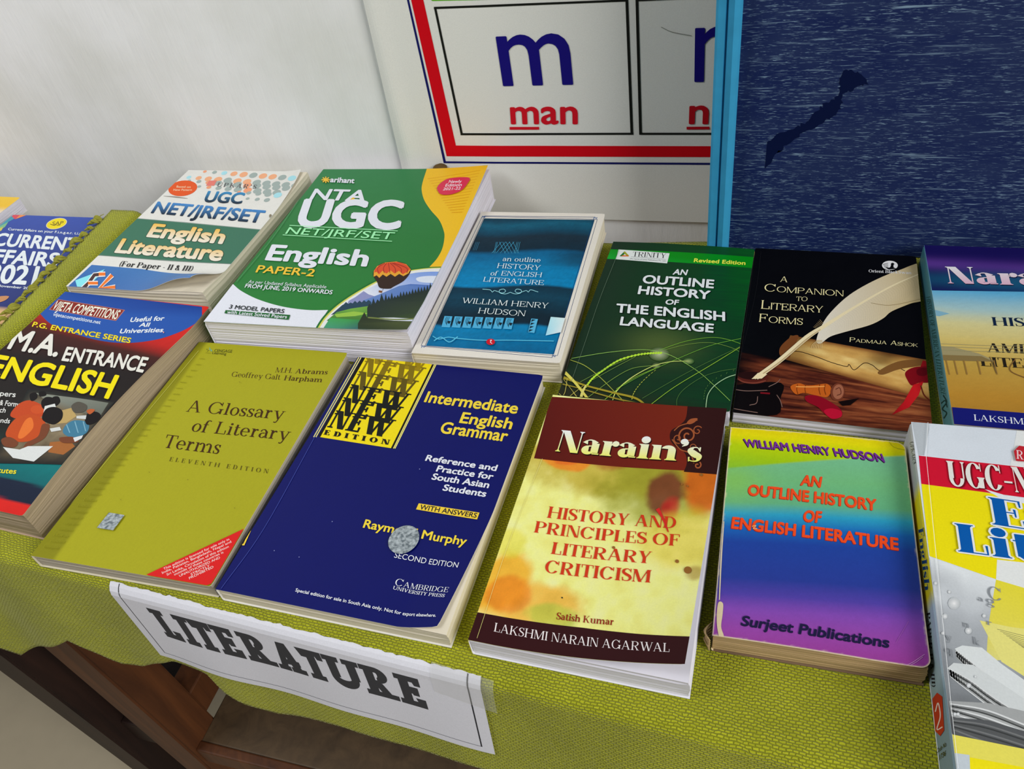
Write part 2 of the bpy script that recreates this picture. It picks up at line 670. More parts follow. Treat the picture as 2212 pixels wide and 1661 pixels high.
        if ch in 'hnmu':
            w = .27 * W + S
            P += s.stem(L, 0, 1 if ch == 'h' else X, 'b', 'l')
            k = 2 if ch == 'm' else 1
            if ch == 'u':
                P = s.stem(L, .16, X, '', 'l') + s.stem(L + w, 0, X, 'r', 'l') + A(L + w / 2, .2, w / 2 + S / 2, .215, 180, 300, S, T)
                return P, L + w + S / 2 + e
            for j in range(k):
                x = L + w * (j + 1)
                P += s.stem(x, 0, X * .68, 'b', '') + A(x + S / 2 - w * .5, X * .66, w * .5, X * .34 + .01, 0, 160, S, T * 1.2)
            return P, L + w * k + L
        if ch in 'il':
            P += s.stem(L, 0, X if ch == 'i' else 1, 'b', 'l')
            if ch == 'i':
                P += s.dot(L, X + .2, S * .56 + .015)
            return P, 2 * L
        if ch == 'j':
            P += s.stem(L, -.1, X, '', 'l') + s.dot(L, X + .2, S * .56 + .015) + s.path([(L, -.08), (L - .04, -.24), (L - .16, -.3), (L - .24, -.24)], [S, S * .7, T, S * .6])
            return P, 2 * L - e
        if ch == 'k':
            x2 = L + .28 * W + S * .6
            P += s.stem(L, 0, 1, 'b', 'l') + D(L + S * .3, X * .36, x2, X, T * 1.3) + D(x2 + S * .1, 0, L + S * .6, X * .56, S) + s.foot(x2, X, -1, T) + s.foot(x2 + S * .1, 0, 1, S)
            return P, x2 + S * .6 + e
        if ch == 'o':
            P += A(ro, r, ro, r + .012, 0, 360, S, T)
            return P, 2 * ro
        if ch == 'r':
            w = .2 * W
            P += s.stem(L, 0, X, 'b', 'l') + s.path([(L + S * .3, X * .62), (L + S * .5 + .06, X * .88), (L + S * .5 + w * .8, X * .93)], [T, T * 1.6, S * .8]) + s.dot(L + S * .5 + w * .75, X * .86, S * .48)
            return P, L + S * .7 + w
        if ch == 's':
            w = .3 * W + S * .6
            P += s.path([(w * .84, X * .76), (w * .66, X * .95), (w * .36, X * .96), (w * .14, X * .76), (w * .44, X * .53), (w * .82, X * .34), (w * .76, X * .08), (w * .42, .02), (w * .14, X * .1), (w * .07, X * .28)],
                        [T, T, T * 1.3, S * .8, S, S * .9, T * 1.8, T, T, T])
            P += s.wedge(w * .85, X * .7, X) + s.wedge(w * .1, 0, X * .3)
            return P, w
        if ch == 't':
            P += s.stem(L, .1, .88, '', '') + s.bar(L - S / 2 - e * .8, L + S / 2 + e * 1.4, X - t2) + s.path([(L - S * .1, .16), (L + .05, .03), (L + .2, .06), (L + .26, .16)], [S * .8, T * 1.6, T * 1.2, T])
            return P, L + S / 2 + e + .06
        if ch in 'vwy':
            w = .38 * W + S * .8
            x0 = e + S / 2
            k = 2 if ch == 'w' else 1
            for j in range(k):
                o = x0 + j * w * .82
                P += D(o + w * .45, 0, o, X, S) + D(o + w * .45 + S * .1, 0, o + w * .88, X, T * 1.2) + s.foot(o, X, -1, S)
            P += s.foot(o + w * .88, X, -1, T)
            if ch == 'y':
                P += s.path([(o + w * .5, .04), (o + w * .38, -.18), (o + w * .22, -.29), (o + w * .02, -.25)], [T * 1.3, T * 1.3, T * 1.3, S * .7])
            return P, o + w * .88 + e
        if ch == 'x':
            w = .4 * W + S
            P += D(w, 0, e + S / 2, X, S) + D(e, 0, w - S * .2, X, T * 1.2)
            return P, w + S / 2
        if ch == 'z':
            w = .34 * W + S * .4
            return B_(0, w, X - t2) + B_(0, w, t2) + D(S * .4, 0, w - S * .4, X, S * .8), w
        if ch == "'":
            return s.dot(S * .5, .88, S * .5) + s.path([(S * .85, .88), (S * .8, .76), (S * .3, .66)], [S * .5, S * .4, T * .6]), S * 1.1
        if ch == '.':
            return s.dot(S * .55, S * .5, S * .55), S * 1.1
        if ch in '-–':
            w = .26 if ch == '-' else .46
            return s.bar(0.02, w, .36, max(T, .07)), w + .02
        if ch in '()':
            f = [(.2, 1.06), (.07, .72), (.07, .2), (.2, -.16)] if ch == '(' else [(.03, 1.06), (.16, .72), (.16, .2), (.03, -.16)]
            return s.path(f, [T, S * .6, S * .6, T]), .22
        if ch == '&':
            return A(.24, .76, .2, .24, 0, 360, S * .7, T) + A(.28, .25, .28, .26, 0, 360, S * .9, T) + D(.62, 0, .2, .8, S * .8), .66
        if ch == '/':
            return D(0, 0, .35, 1, S * .6), .4
        if ch in '0123456789':
            if ch == '1':
                return s.stem(L, 0, 1, 'b', 'l'), 2 * L
            return A(.28, .5, .28, .5, 0, 360, S, T), .56
        return s.bar(0, .3, .4), .3


def catmull(pts, n=8, closed=False):
    p = np.array(pts, float)
    if closed:
        p = np.vstack([p[-1:], p, p[:2]])
    else:
        p = np.vstack([2 * p[0] - p[1], p, 2 * p[-1] - p[-2]])
    out = []
    for i in range(1, len(p) - 2):
        for k in range(n):
            t = k / n
            a, b, d, e = p[i - 1], p[i], p[i + 1], p[i + 2]
            out.append(.5 * (2 * b + (d - a) * t + (2 * a - 5 * b + 4 * d - e) * t * t + (3 * b - a - 3 * d + e) * t ** 3))
    if not closed:
        out.append(p[-2])
    return np.array(out)


def ribbon(q, w):
    q = np.asarray(q, float)
    d = np.gradient(q, axis=0)
    n = np.stack([-d[:, 1], d[:, 0]], 1) / (np.linalg.norm(d, axis=1)[:, None] + 1e-12)
    w = np.broadcast_to(np.asarray(w, float), (len(q),))
    a, b = q + n * w[:, None] / 2, q - n * w[:, None] / 2
    return [[tuple(a[i]), tuple(a[i + 1]), tuple(b[i + 1]), tuple(b[i])] for i in range(len(q) - 1)]


F_TIMES = Serif(S=.13, T=.04, e=.075, st=.03, br=.05)
F_TIMESL = Serif(S=.1, T=.045, e=.06, st=.03, br=.03)
F_TIMESB = Serif(S=.2, T=.05, e=.07, st=.035, br=.05)
F_LIGHT = Serif(S=.095, T=.05, e=.06, st=.035, W=1.05, br=.03)
F_ROMAN = Serif(S=.1, T=.055, e=.03, st=.05, W=1.1, br=.03)
F_CLAR = Serif(S=.128, T=.05, e=.09, st=.04, X=.68, W=1.1, br=.05)
F_CLARB = Serif(S=.18, T=.06, e=.08, st=.05, X=.68, W=1.05, br=.05)
F_FAT = Serif(S=.27, T=.04, e=.07, st=.035, X=.66, W=.95, br=.06)
F_SLAB = Serif(S=.27, T=.18, e=.10, st=.17, W=.72, br=.0)
F_SLABN = Serif(S=.27, T=.09, e=.09, st=.07, W=.75, br=.03)


# ------------------------------------------------------------------ printing on a flat or bent sheet
class Art:
    """collects printed shapes in sheet coordinates (metres) of a sheet lying in the scene"""
    STEP = 0.000016

    def __init__(s, O, ex, ey, n, w, h, to_local, deform=None, maxlen=None):
        s.O, s.ex, s.ey, s.n = [np.asarray(v, float) for v in (O, ex, ey, n)]
        s.w, s.h, s.to_local, s.deform, s.maxlen = w, h, to_local, deform, maxlen
        s.V, s.F, s.C = [], [], []
        s.layer = 3
        s.crop = FULL

    def uv(s, p):
        px, py = s.crop(p)
        d = ray(px, py)
        dx = dy = dz = 0.0
        for it in range(1 if s.deform is None else 24):
            k = ((s.O - CAMP) @ s.n + dz) / (d @ s.n)
            P = CAMP + d * k - s.O
            a, b = P @ s.ex - dx, P @ s.ey - dy
            if s.deform is not None:
                n_ = s.deform(min(max(a / s.w, 0), 1), min(max(b / s.h, 0), 1))
                dx, dy, dz = [.5 * o + .5 * n for o, n in zip((dx, dy, dz), n_)]
        return np.array([a, b])

    def tris(s, UV, T, cols, Z=None, zadd=0):
        """UV (n,2), T triangles, cols (n,3)"""
        for n, t in enumerate(T):
            off = s.layer * s.STEP + ((Z[n] if Z else 0) + zadd) * 0.0000012
            poly = [(UV[i][0], UV[i][1], *cols[i]) for i in t]
            poly = clip_rect(poly, s.w, s.h)
            if len(poly) < 3:
                continue
            parts = [(poly[0], poly[k], poly[k + 1]) for k in range(1, len(poly) - 1)]
            if s.maxlen:
                q = []
                for p in parts:
                    split_tri(p, s.maxlen, q)
                parts = q
            for tr in parts:
                b = len(s.V)
                ar = (tr[1][0] - tr[0][0]) * (tr[2][1] - tr[0][1]) - (tr[2][0] - tr[0][0]) * (tr[1][1] - tr[0][1])
                if abs(ar) < 1e-12:
                    continue
                if ar < 0:
                    tr = (tr[0], tr[2], tr[1])
                for v in tr:
                    s.V.append(s.to_local(v[0], v[1], off))
                    s.C.append(v[2:5])
                s.F.append((b, b + 1, b + 2))

    def poly(s, pts, col, up=True, uvspace=False):
        """col: one colour, or one per point"""
        if up:
            s.layer += 1
        UV = [tuple(p) for p in pts] if uvspace else [tuple(s.uv(p)) for p in pts]
        cols = col if isinstance(col[0], (tuple, list, np.ndarray)) else [col] * len(UV)
        T = tessellate_polygon([[Vector((u[0], u[1], 0)) for u in UV]])
        s.tris(UV, T, cols)

    def quads(s, polys, col, up=True):
        if up:
            s.layer += 1
        for n, q in enumerate(polys):
            UV = [tuple(s.uv(p)) for p in q]
            s.tris(UV, [(0, k, k + 1) for k in range(1, len(UV) - 1)], [col] * len(UV), None, n % 7)

    def smooth(s, pts, col, n=6, closed=True):
        s.poly([tuple(p) for p in catmull(pts, n, closed)], col)

    def stroke(s, pts, w, col, n=8, curve=True, up=True):
        q = catmull(pts, n) if curve and len(pts) > 2 else np.array(pts, float)
        if np.ndim(w):
            w = np.interp(np.linspace(0, 1, len(q)), np.linspace(0, 1, len(w)), w)
        s.quads(ribbon(q, w), col, up)

    def ell(s, x, y, rx, ry, col, rot=0.0, n=28, up=True):
        k, m = math.cos(math.radians(rot)), math.sin(math.radians(rot))
        pts = []
        for i in range(n):
            a = 2 * math.pi * i / n
            u, v = rx * math.cos(a), ry * math.sin(a)
            pts.append((x + u * k - v * m, y + u * m + v * k))
        s.poly(pts, col, up)

    def glow(s, x, y, rx, ry, c0, c1, n=24, rings=5):
        """printed radial blend"""
        s.layer += 1
        prev = None
        for k in range(rings + 1):
            f = k / rings
            ring = [tuple(s.uv((x + rx * f * math.cos(2 * math.pi * i / n), y + ry * f * math.sin(2 * math.pi * i / n)))) for i in range(n)]
            col = mixc(c0, c1, f ** .7)
            if prev:
                for i in range(n):
                    j = (i + 1) % n
                    s.tris([prev[0][i], prev[0][j], ring[j], ring[i]], [(0, 1, 2), (0, 2, 3)], [prev[1], prev[1], col, col])
            prev = (ring, col)

    def patch(s, quad, nx, ny, fn, up=True):
        """printed picture: a four-cornered field (bl, br, tr, tl) coloured by fn(a, b)"""
        if up:
            s.layer += 1
        q = [np.array(s.uv(p)) for p in quad]
        A, B = np.meshgrid(np.linspace(0, 1, nx + 1), np.linspace(0, 1, ny + 1))
        cc = np.clip(fn(A.ravel(), B.ravel()), 0, .9)
        a, b = A.ravel()[:, None], B.ravel()[:, None]
        UV = (q[0] * (1 - a) + q[1] * a) * (1 - b) + (q[3] * (1 - a) + q[2] * a) * b
        T = []
        for j in range(ny):
            for i in range(nx):
                k = j * (nx + 1) + i
                T += [(k, k + 1, k + nx + 2), (k, k + nx + 2, k + nx + 1)]
        s.tris(UV, T, cc)

    def text(s, txt, A, B, vec, col, font=None, b=0.0, ref='H', fit=None, sp=None, out=None, small=False, col2=None, shadow=None, uvspace=False):
        if font is None:
            get = lambda t, bb: sans(t, bb * .55, 1.0 if sp is None else sp)
            href = sans_heights()[ref]
        else:
            get = lambda t, bb: (bold_serif(font, bb) if bb else font).layout(t, 0.0 if sp is None else sp, small)
            href = 1.0 if ref == 'H' else font.X
        V, T, Z = get(txt, b)
        Vf = get(fit, b)[0] if fit else V
        x0, x1 = Vf[:, 0].min(), Vf[:, 0].max()
        a0 = np.array(A, float) if uvspace else s.uv(A)
        ax = (np.array(B, float) if uvspace else s.uv(B)) - a0
        ay = (np.array(A, float) + np.array(vec, float) if uvspace else s.uv((A[0] + vec[0], A[1] + vec[1]))) - a0

        def place(V, sh=(0, 0)):
            fx = (V[:, 0:1] - x0) / (x1 - x0) + sh[0]
            fy = V[:, 1:2] / href + sh[1]
            return a0 + fx * ax + fy * ay
        if shadow:
            s.layer += 1
            s.tris(place(V, shadow[1]), T, [shadow[0]] * len(V), Z)
        if out:
            if font is None:
                s.layer += 1
                V2, T2, Z2 = get(txt, b + out[1])
                s.tris(place(V2), T2, [out[0]] * len(V2), Z2)
            else:
                for k in range(8):
                    s.layer += .8
                    V2 = V + np.array([math.cos(k * .7854), math.sin(k * .7854)]) * out[1]
                    s.tris(place(V2), T, [out[0]] * len(V2), Z)
        s.layer += 1
        if col2 is not None:
            y = np.clip(V[:, 1] / href, 0, 1)
            cols = [mixc(col, col2, t) for t in y]
        else:
            cols = [col] * len(V)
        s.tris(place(V), T, cols, Z)


def bold_serif(f, d):
    return Serif(f.S + 2 * d, f.T + 2 * d, max(.01, f.e - d * .0), f.st + 1.5 * d, f.X, f.W, f.br)


def clip_rect(poly, w, h):
    for ax, lim, sg in ((0, 0.0, 1), (0, w, -1), (1, 0.0, 1), (1, h, -1)):
        if all(sg * (p[ax] - lim) >= 0 for p in poly):
            continue
        out = []
        for i in range(len(poly)):
            p, q = poly[i], poly[(i + 1) % len(poly)]
            a, b = sg * (p[ax] - lim), sg * (q[ax] - lim)
            if a >= 0:
                out.append(p)
            if (a >= 0) != (b >= 0):
                t = a / (a - b)
                out.append(tuple(x + (y - x) * t for x, y in zip(p, q)))
        poly = out
        if len(poly) < 3:
            return []
    return poly


def split_tri(t, L, out, depth=0):
    l = [(t[i][0] - t[(i + 1) % 3][0]) ** 2 + (t[i][1] - t[(i + 1) % 3][1]) ** 2 for i in range(3)]
    k = max(range(3), key=lambda i: l[i])
    if l[k] <= L * L or depth > 12:
        out.append(t)
        return
    a, b, d = t[k], t[(k + 1) % 3], t[(k + 2) % 3]
    m = tuple((x + y) / 2 for x, y in zip(a, b))
    split_tri((a, m, d), L, out, depth + 1)
    split_tri((m, b, d), L, out, depth + 1)


# ------------------------------------------------------------------ paperback book
class Book:
    def __init__(s, label, x, y, th, w, h, t, bgfn, pages, cover_mat, deform=None, spine_col=None, ng=(40, 56),
                 edge=None, back_col=None, name='paperback_book', z0=0.0006, cut=None, pdef=0.0, round_c=0.002, group=None, tilt=0.0):
        s.x, s.y, s.th, s.w, s.h, s.t = x, y, math.radians(th), w, h, t
        s.root = empty(name, (x, y, z0), s.th)
        tag(s.root, label, 'book', group or 'books laid out on the tables')
        s.z0 = z0
        ca, sa = math.cos(s.th), math.sin(s.th)
        ex, ey = np.array([ca, sa, 0]), np.array([-sa, ca, 0])
        df = deform

        def loc(u, v, off):
            if df is None:
                return (u, v, t + off)
            dx, dy, dz = df(min(max(u / w, 0), 1), min(max(v / h, 0), 1))
            return (u + dx, v + dy, t + dz + off)
        s.loc, s.mat, s.bgfn, s.ng, s.deform = loc, cover_mat, bgfn, ng, df
        s.art = Art(np.array([x, y, z0 + t]), ex, ey, (0, 0, 1), w, h, loc, df, 0.007 if df else None)
        s.spine_art = Art(np.array([x, y, z0]), ey, (0, 0, 1), -ex, h, t, lambda a, b, off: (-0.0004 - off, a, b))
        s.spine_col = spine_col
        s.edge = edge or c(205, 203, 198)
        s.back_col = back_col or s.edge
        s.pages, s.cut, s.pdef, s.rc = pages, cut, pdef, round_c

    def finish(s):
        w, h, t = s.w, s.h, s.t
        nx, ny = s.ng
        U, V = np.meshgrid(np.linspace(0, 1, nx + 1), np.linspace(0, 1, ny + 1))
        u, v = U.ravel(), V.ravel()
        if s.bgfn is None:
            cols = np.tile(np.array(s.edge), (len(u), 1))
        else:
            cols = np.asarray(s.bgfn(u, v), float)
        cols = np.clip(cols, 0, .9)
        # rounded corners on the fore-edge side
        uu, vv = u * w, v * h
        r = s.rc
        for yy, sg in ((0, 1), (h, -1)):
            for i in np.where((uu > w - r) & (np.abs(vv - yy) < r))[0]:
                qx, qy = uu[i] - (w - r), r - abs(vv[i] - yy)
                m = max(qx, qy)
                l = math.hypot(qx, qy)
                if l > 1e-9:
                    qx, qy = qx * m / l, qy * m / l
                uu[i] = w - r + qx
                vv[i] = yy + sg * (r - qy)
        P = [s.loc(a, b, 0.0) for a, b in zip(uu, vv)]
        Q = [(p[0], p[1], p[2] - 0.00035) for p in P]
        N = len(P)
        Fc = []
        id_ = lambda i, j: j * (nx + 1) + i
        for j in range(ny):
            for i in range(nx):
                a, b, d, e = id_(i, j), id_(i + 1, j), id_(i + 1, j + 1), id_(i, j + 1)
                Fc.append((a, b, d, e))
                Fc.append((e + N, d + N, b + N, a + N))
        rim = [id_(i, 0) for i in range(nx + 1)] + [id_(nx, j) for j in range(1, ny + 1)] + \
              [id_(i, ny) for i in range(nx - 1, -1, -1)] + [id_(0, j) for j in range(ny - 1, 0, -1)]
        V_ = P + Q
        C_ = np.vstack([cols, np.tile(np.array(s.edge), (N, 1))])
        b0 = len(V_)
        rimV = [P[k] for k in rim] + [Q[k] for k in rim]
        V_ = V_ + rimV
        C_ = np.vstack([C_, np.tile(np.array(s.edge), (len(rimV), 1))])
        m = len(rim)
        for k in range(m):
            k2 = (k + 1) % m
            Fc.append((b0 + k, b0 + m + k, b0 + m + k2, b0 + k2))
        b0 = len(V_)
        V_ = V_ + s.art.V
        if s.art.V:
            C_ = np.vstack([C_, np.array(s.art.C)])
        Fc += [(a + b0, b + b0, d + b0) for a, b, d in s.art.F]
        s.cover = mesh_obj('cover', V_, Fc, s.mat, s.root, C_)
        # spine: slightly rounded strip from back cover to front cover
        n = 10
        SV, SF, SC = [], [], []
        sc_ = s.spine_col or (lambda a, b: cols[0])
        ks = 24
        for j in range(ks + 1):
            b = j / ks
            for i in range(n + 1):
                a = i / n
                zz = a * t
                ro = min(0.0016, t * .25)
                x = 0.0
                if zz < ro:
                    x = ro - math.sqrt(max(0, ro * ro - (ro - zz) ** 2))
                if zz > t - ro:
                    x = ro - math.sqrt(max(0, ro * ro - (zz - t + ro) ** 2))
                dx, dy, dz = s.deform(0, b) if s.deform else (0, 0, 0)
                SV.append((x - .0004 + dx * a, b * h + dy * a, zz + dz * a))
                SC.append(sc_(b, a))
        for j in range(ks):
            for i in range(n):
                k = j * (n + 1) + i
                SF.append((k, k + 1, k + n + 2, k + n + 1))
        # underside of the strip
        nb = len(SV)
        SV += [(x + .0003, y, z) for x, y, z in SV]
        SC += [s.edge] * nb
        SF += [tuple(reversed([k + nb for k in f])) for f in SF[:ks * n]]
        b0 = len(SV)
        SV += s.spine_art.V
        SC += s.spine_art.C
        SF += [(a + b0, b + b0, d + b0) for a, b, d in s.spine_art.F]
        mesh_obj('spine', SV, SF, s.mat, s.root, SC)
        bm = bmesh.new()
        box_bm(bm, 0, w, 0, h, 0, .0004)
        o = bm_obj('back_cover', bm, plain('cover_card', s.back_col, .5), s.root)
        # page block with slightly uneven leaves
        ins = 0.0012
        x0, x1, y0, y1 = .0004, w - ins, ins, h - ins
        nz = max(8, int(t / .0011))
        nx_, ny_ = 22, 30
        ring = [(x0 + (x1 - x0) * i / nx_, y0, 0, -1) for i in range(nx_)] + [(x1, y0 + (y1 - y0) * i / ny_, 1, 0) for i in range(ny_)] + \
               [(x1 - (x1 - x0) * i / nx_, y1, 0, 1) for i in range(nx_)] + [(x0, y1 - (y1 - y0) * i / ny_, 0, 0) for i in range(ny_)]
        BV, BF = [], []
        R = len(ring)
        zb, zt = .00045, t - .0004
        for k in range(nz + 1):
            f = k / nz
            z = zb + (zt - zb) * f
            jit = RS.uniform(-.00035, .00035) + .0009 * math.sin(f * math.pi)
            jy = RS.uniform(-.00035, .00035)
            for (x, y, a, b) in ring:
                dx = dy = dz = 0
                if s.deform and s.pdef:
                    dx, dy, dz = [q * s.pdef * f ** 1.5 for q in s.deform(x / w, y / h)]
                BV.append((x + dx + a * jit * (1 if a else 0), y + dy + b * jy, z + dz))
        for k in range(nz):
            for i in range(R):
                i2 = (i + 1) % R
                BF.append((k * R + i, k * R + i2, (k + 1) * R + i2, (k + 1) * R + i))
        # top leaf as a grid so that it follows the sheet above it
        g0 = len(BV)
        for j in range(ny_ + 1):
            for i in range(nx_ + 1):
                x, y = x0 + (x1 - x0) * i / nx_, y0 + (y1 - y0) * j / ny_
                dx = dy = dz = 0
                if s.deform and s.pdef:
                    dx, dy, dz = [q * s.pdef for q in s.deform(x / w, y / h)]
                BV.append((x + dx, y + dy, zt + dz))
        for j in range(ny_):
            for i in range(nx_):
                k = g0 + j * (nx_ + 1) + i
                BF.append((k, k + 1, k + nx_ + 2, k + nx_ + 1))
        BF.append(tuple(reversed(range(R))))
        s.block = mesh_obj('page_block', BV, BF, s.pages, s.root)
        return s.root


def sticker(book, name, pts_uv, mat, off=0.0011, label=None):
    """a thin label stuck on a cover, outline in cover metres"""
    n = len(pts_uv)
    V = [book.loc(u, v, off) for u, v in pts_uv] + [book.loc(u, v, off + .00012) for u, v in pts_uv]
    Fc = [tuple(range(n, 2 * n)), tuple(reversed(range(n)))] + [(i, (i + 1) % n, n + (i + 1) % n, n + i) for i in range(n)]
    o = mesh_obj(name, V, Fc, mat, book.root)
    if label:
        o['label'] = label
    return o

# ================================================================== the setting
M_PLASTER, nt, b = new_mat('white_plaster')
tc = nd(nt, 'ShaderNodeTexCoord')
mp = nd(nt, 'ShaderNodeMapping')
mp.inputs['Rotation'].default_value = (0, math.radians(28), 0)
mp.inputs['Scale'].default_value = (38, 4, 7)
nz = nd(nt, 'ShaderNodeTexNoise', Scale=1.0, Detail=6.0, Roughness=0.6)
nt.links.new(tc.outputs['Object'], mp.inputs['Vector'])
nt.links.new(mp.outputs['Vector'], nz.inputs['Vector'])
n2 = nd(nt, 'ShaderNodeTexNoise', Scale=7.0, Detail=4.0)
nt.links.new(tc.outputs['Object'], n2.inputs['Vector'])
cr = nd(nt, 'ShaderNodeValToRGB')
cr.color_ramp.elements[0].color = (*c(204, 204, 200), 1)
cr.color_ramp.elements[1].color = (*c(216, 217, 214), 1)
cr.color_ramp.elements[0].position = 0.35
cr.color_ramp.elements[1].position = 0.6
nt.links.new(n2.outputs['Fac'], cr.inputs['Fac'])
nt.links.new(cr.outputs['Color'], b.inputs['Base Color'])
b.inputs['Roughness'].default_value = 0.75
bp = nd(nt, 'ShaderNodeBump', Strength=0.45, Distance=0.004)
nt.links.new(nz.outputs['Fac'], bp.inputs['Height'])
nt.links.new(bp.outputs['Normal'], b.inputs['Normal'])

FLOOR_Z = -0.76
YW = 0.752
bm = bmesh.new()
box_bm(bm, -3.5, 3.0, YW, YW + .12, FLOOR_Z, 2.6)
tag(bm_obj('wall_back', bm, M_PLASTER), kind='structure')
M_FLOOR = plain('pale_floor', c(162, 152, 132), .45, .4, .1, 30, .06)
bm = bmesh.new()
box_bm(bm, -3.5, 3.0, -3.0, YW + .12, FLOOR_Z - .06, FLOOR_Z)
tag(bm_obj('floor', bm, M_FLOOR), kind='structure')

# ------------------------------------------------------------------ the tables
M_WOOD = wood_mat('brown_wood', c(62, 34, 16), c(100, 60, 30))
M_WOODD = wood_mat('dark_wood', c(26, 15, 14), c(52, 33, 26))
M_SHELF = wood_mat('dusty_shelf_wood', c(74, 60, 44), c(98, 80, 58))


def leg_obj(x0, x1, yt, yb, dy, ztop, mat, parent, lean=0.0):
    """square post; yt/yb: front face at the top / at the floor"""
    V = []
    for z, y in ((FLOOR_Z, yb), (ztop, yt)):
        V += [(x0, y, z), (x1, y, z), (x1, y + dy, z), (x0, y + dy, z)]
    Fc = [(3, 2, 1, 0), (4, 5, 6, 7), (0, 1, 5, 4), (1, 2, 6, 5), (2, 3, 7, 6), (3, 0, 4, 7)]
    bm = bmesh.new()
    vs = [bm.verts.new(v) for v in V]
    for f in Fc:
        bm.faces.new([vs[i] for i in f])
    bmesh.ops.bevel(bm, geom=bm.edges[:], offset=.0025, segments=2, affect='EDGES')
    return bm_obj('leg', bm, mat, parent)


def bar_obj(name, x0, x1, y0, y1, z0, z1, mat, parent, bevel=.002):
    bm = bmesh.new()
    box_bm(bm, x0, x1, y0, y1, z0, z1, bevel)
    return bm_obj(name, bm, mat, parent)


table = empty('table', (0, 0, 0))
tag(table, 'brown wooden table under the lime green cloth', 'table')
TT = -.0025
bar_obj('table_top', -.70, .5, .232, .654, TT - .024, TT, M_WOOD, table)
bar_obj('apron', -.63, .45, .245, .265, TT - .09, TT - .024, M_WOOD, table)
for xa in (-.632, .42):
    leg_obj(xa, xa + .048, .224, .242, .047, TT - .024, M_WOOD, table)
    leg_obj(xa, xa + .048, .60, .60, .045, TT - .024, M_WOOD, table)
    bar_obj('side_stretcher', xa + .010, xa + .042, .28, .61, -.44, -.39, M_WOOD, table)
bar_obj('shelf', -.585, .42, .252, .60, -.475, -.45, M_SHELF, table)
bar_obj('shelf_lip', -.585, .42, .240, .252, -.482, -.448, M_WOOD, table)

ltable = empty('table', (0, 0, 0))
tag(ltable, 'dark wooden table at the left, under the blue paperback', 'table')
bar_obj('table_top', -1.55, -.712, .225, .66, TT - .024, TT, M_WOODD, ltable)
for xa in (-.748, -1.5):
    leg_obj(xa, xa + .046, .216, .240, .046, TT - .024, M_WOODD, ltable)
    leg_obj(xa, xa + .046, .60, .60, .045, TT - .024, M_WOODD, ltable)
    bar_obj('side_stretcher', xa + .046, xa + .088, .25, .61, -.50, -.45, M_WOODD, ltable)

# ------------------------------------------------------------------ the cloth
RC = .008
ARC = RC * math.pi / 2


def cl_e(x):
    return .2085 - .052 * (x + .42)


def cl_flare(x):
    return float(np.interp(x, [-.7, -.43, -.14, .2], [.12, .10, .2, .25]))


def cl_wave(x, q):
    k = min(1.0, q / .1)
    return k * (.007 * math.sin((x + .47) * 38) * float(np.interp(x, [-.46, -.42, -.12, -.05], [1, .12, .12, .5])) + .0012 * math.sin(x * 61 + 1.0))


def cl_bump(x, y):
    z = .0165 * float(1 - sstep(-.715, -.688, x))
    z += .0012 * float(vnoise(x * 24, y * 24, 5)) * float(sstep(-.70, -.6, x) * 0 + 0.3)
    return z


def cloth(x, d, off=0.0):
    if d < 0:
        return np.array([x, cl_e(x) + RC - d, off + cl_bump(x, cl_e(x) + RC - d)])
    if d < ARC:
        a = d / RC
        return np.array([x, cl_e(x) + RC - (RC + off) * math.sin(a), -RC + (RC + off) * math.cos(a)])
    q = d - ARC
    f = cl_flare(x)
    return np.array([x, cl_e(x) - f * q + cl_wave(x, q) - off, -RC - q * math.sqrt(1 - f * f)])


def cloth_at(p, x=-.4, d=.05, off=0.0):
    """where on the hanging cloth a measured point lies"""
    for _ in range(25):
        r = proj(cloth(x, d, off)) - p
        h = 1e-5
        J = np.stack([(proj(cloth(x + h, d, off)) - p - r) / h, (proj(cloth(x, d + h, off)) - p - r) / h], 1)
        st_ = np.linalg.lstsq(J, -r, rcond=None)[0]
        st_ = np.clip(st_, -.02, .02)
        x, d = x + st_[0], d + st_[1]
        d = max(d, .002)
    return x, d


hem = []
for p in [(45, 1416), (145, 1384), (210, 1412), (262, 1434), (308, 1440), (374, 1428), (445, 1455), (482, 1495), (518, 1518), (602, 1542), (737, 1570), (856, 1606), (976, 1642), (1040, 1661)]:
    hem.append(cloth_at(p))
hem.sort()
hx = [-.74, hem[0][0] - .05] + [h[0] for h in hem] + [.0, .2, .5]
hd = [hem[0][1] - .05, hem[0][1] - .045] + [h[1] for h in hem] + [hem[-1][1] + .02, hem[-1][1] + .03, hem[-1][1] + .03]


def cl_xl(y):
    return -.7475 + .10 * (.66 - y)


def cl_yb(x):
    return float(np.interp(x, [-.75, -.14, -.05, .5], [.667, .659, .668, .668]))


NXC, NT, NF = 230, 90, 44
CV, CU, CF = [], [], []
rowsn = NT + NF + 1
for i in range(NXC + 1):
    a = i / NXC
    for j in range(rowsn):
        if j < NT:
            y = cl_yb(-.75 + a * 1.2) + (cl_e(-.7 + a * 1.16) + RC - cl_yb(-.75 + a * 1.2)) * j / NT
            x = cl_xl(y) + a * (.48 - cl_xl(y))
            y = cl_yb(x) + (cl_e(x) + RC - cl_yb(x)) * j / NT
            d = cl_e(x) + RC - y
        else:
            x = -.70 + a * 1.18
            f = (j - NT) / NF
            d = f ** 1.0 * float(np.interp(x, hx, hd))
        P = cloth(x, d)
        if d < 0:
            # soft wrinkles around the things that lie on it
            P[2] += .0
        CV.append(P)
        CU.append((x, -d))
for i in range(NXC):
    for j in range(rowsn - 1):
        k = i * rowsn + j
        CF.append((k, k + 1, k + rowsn + 1, k + rowsn))
M_CLOTH = cloth_mat('lime_weave', c(166, 168, 34), c(112, 114, 14))
cl = mesh_obj('tablecloth', CV, CF, M_CLOTH, None, None, True, CU)
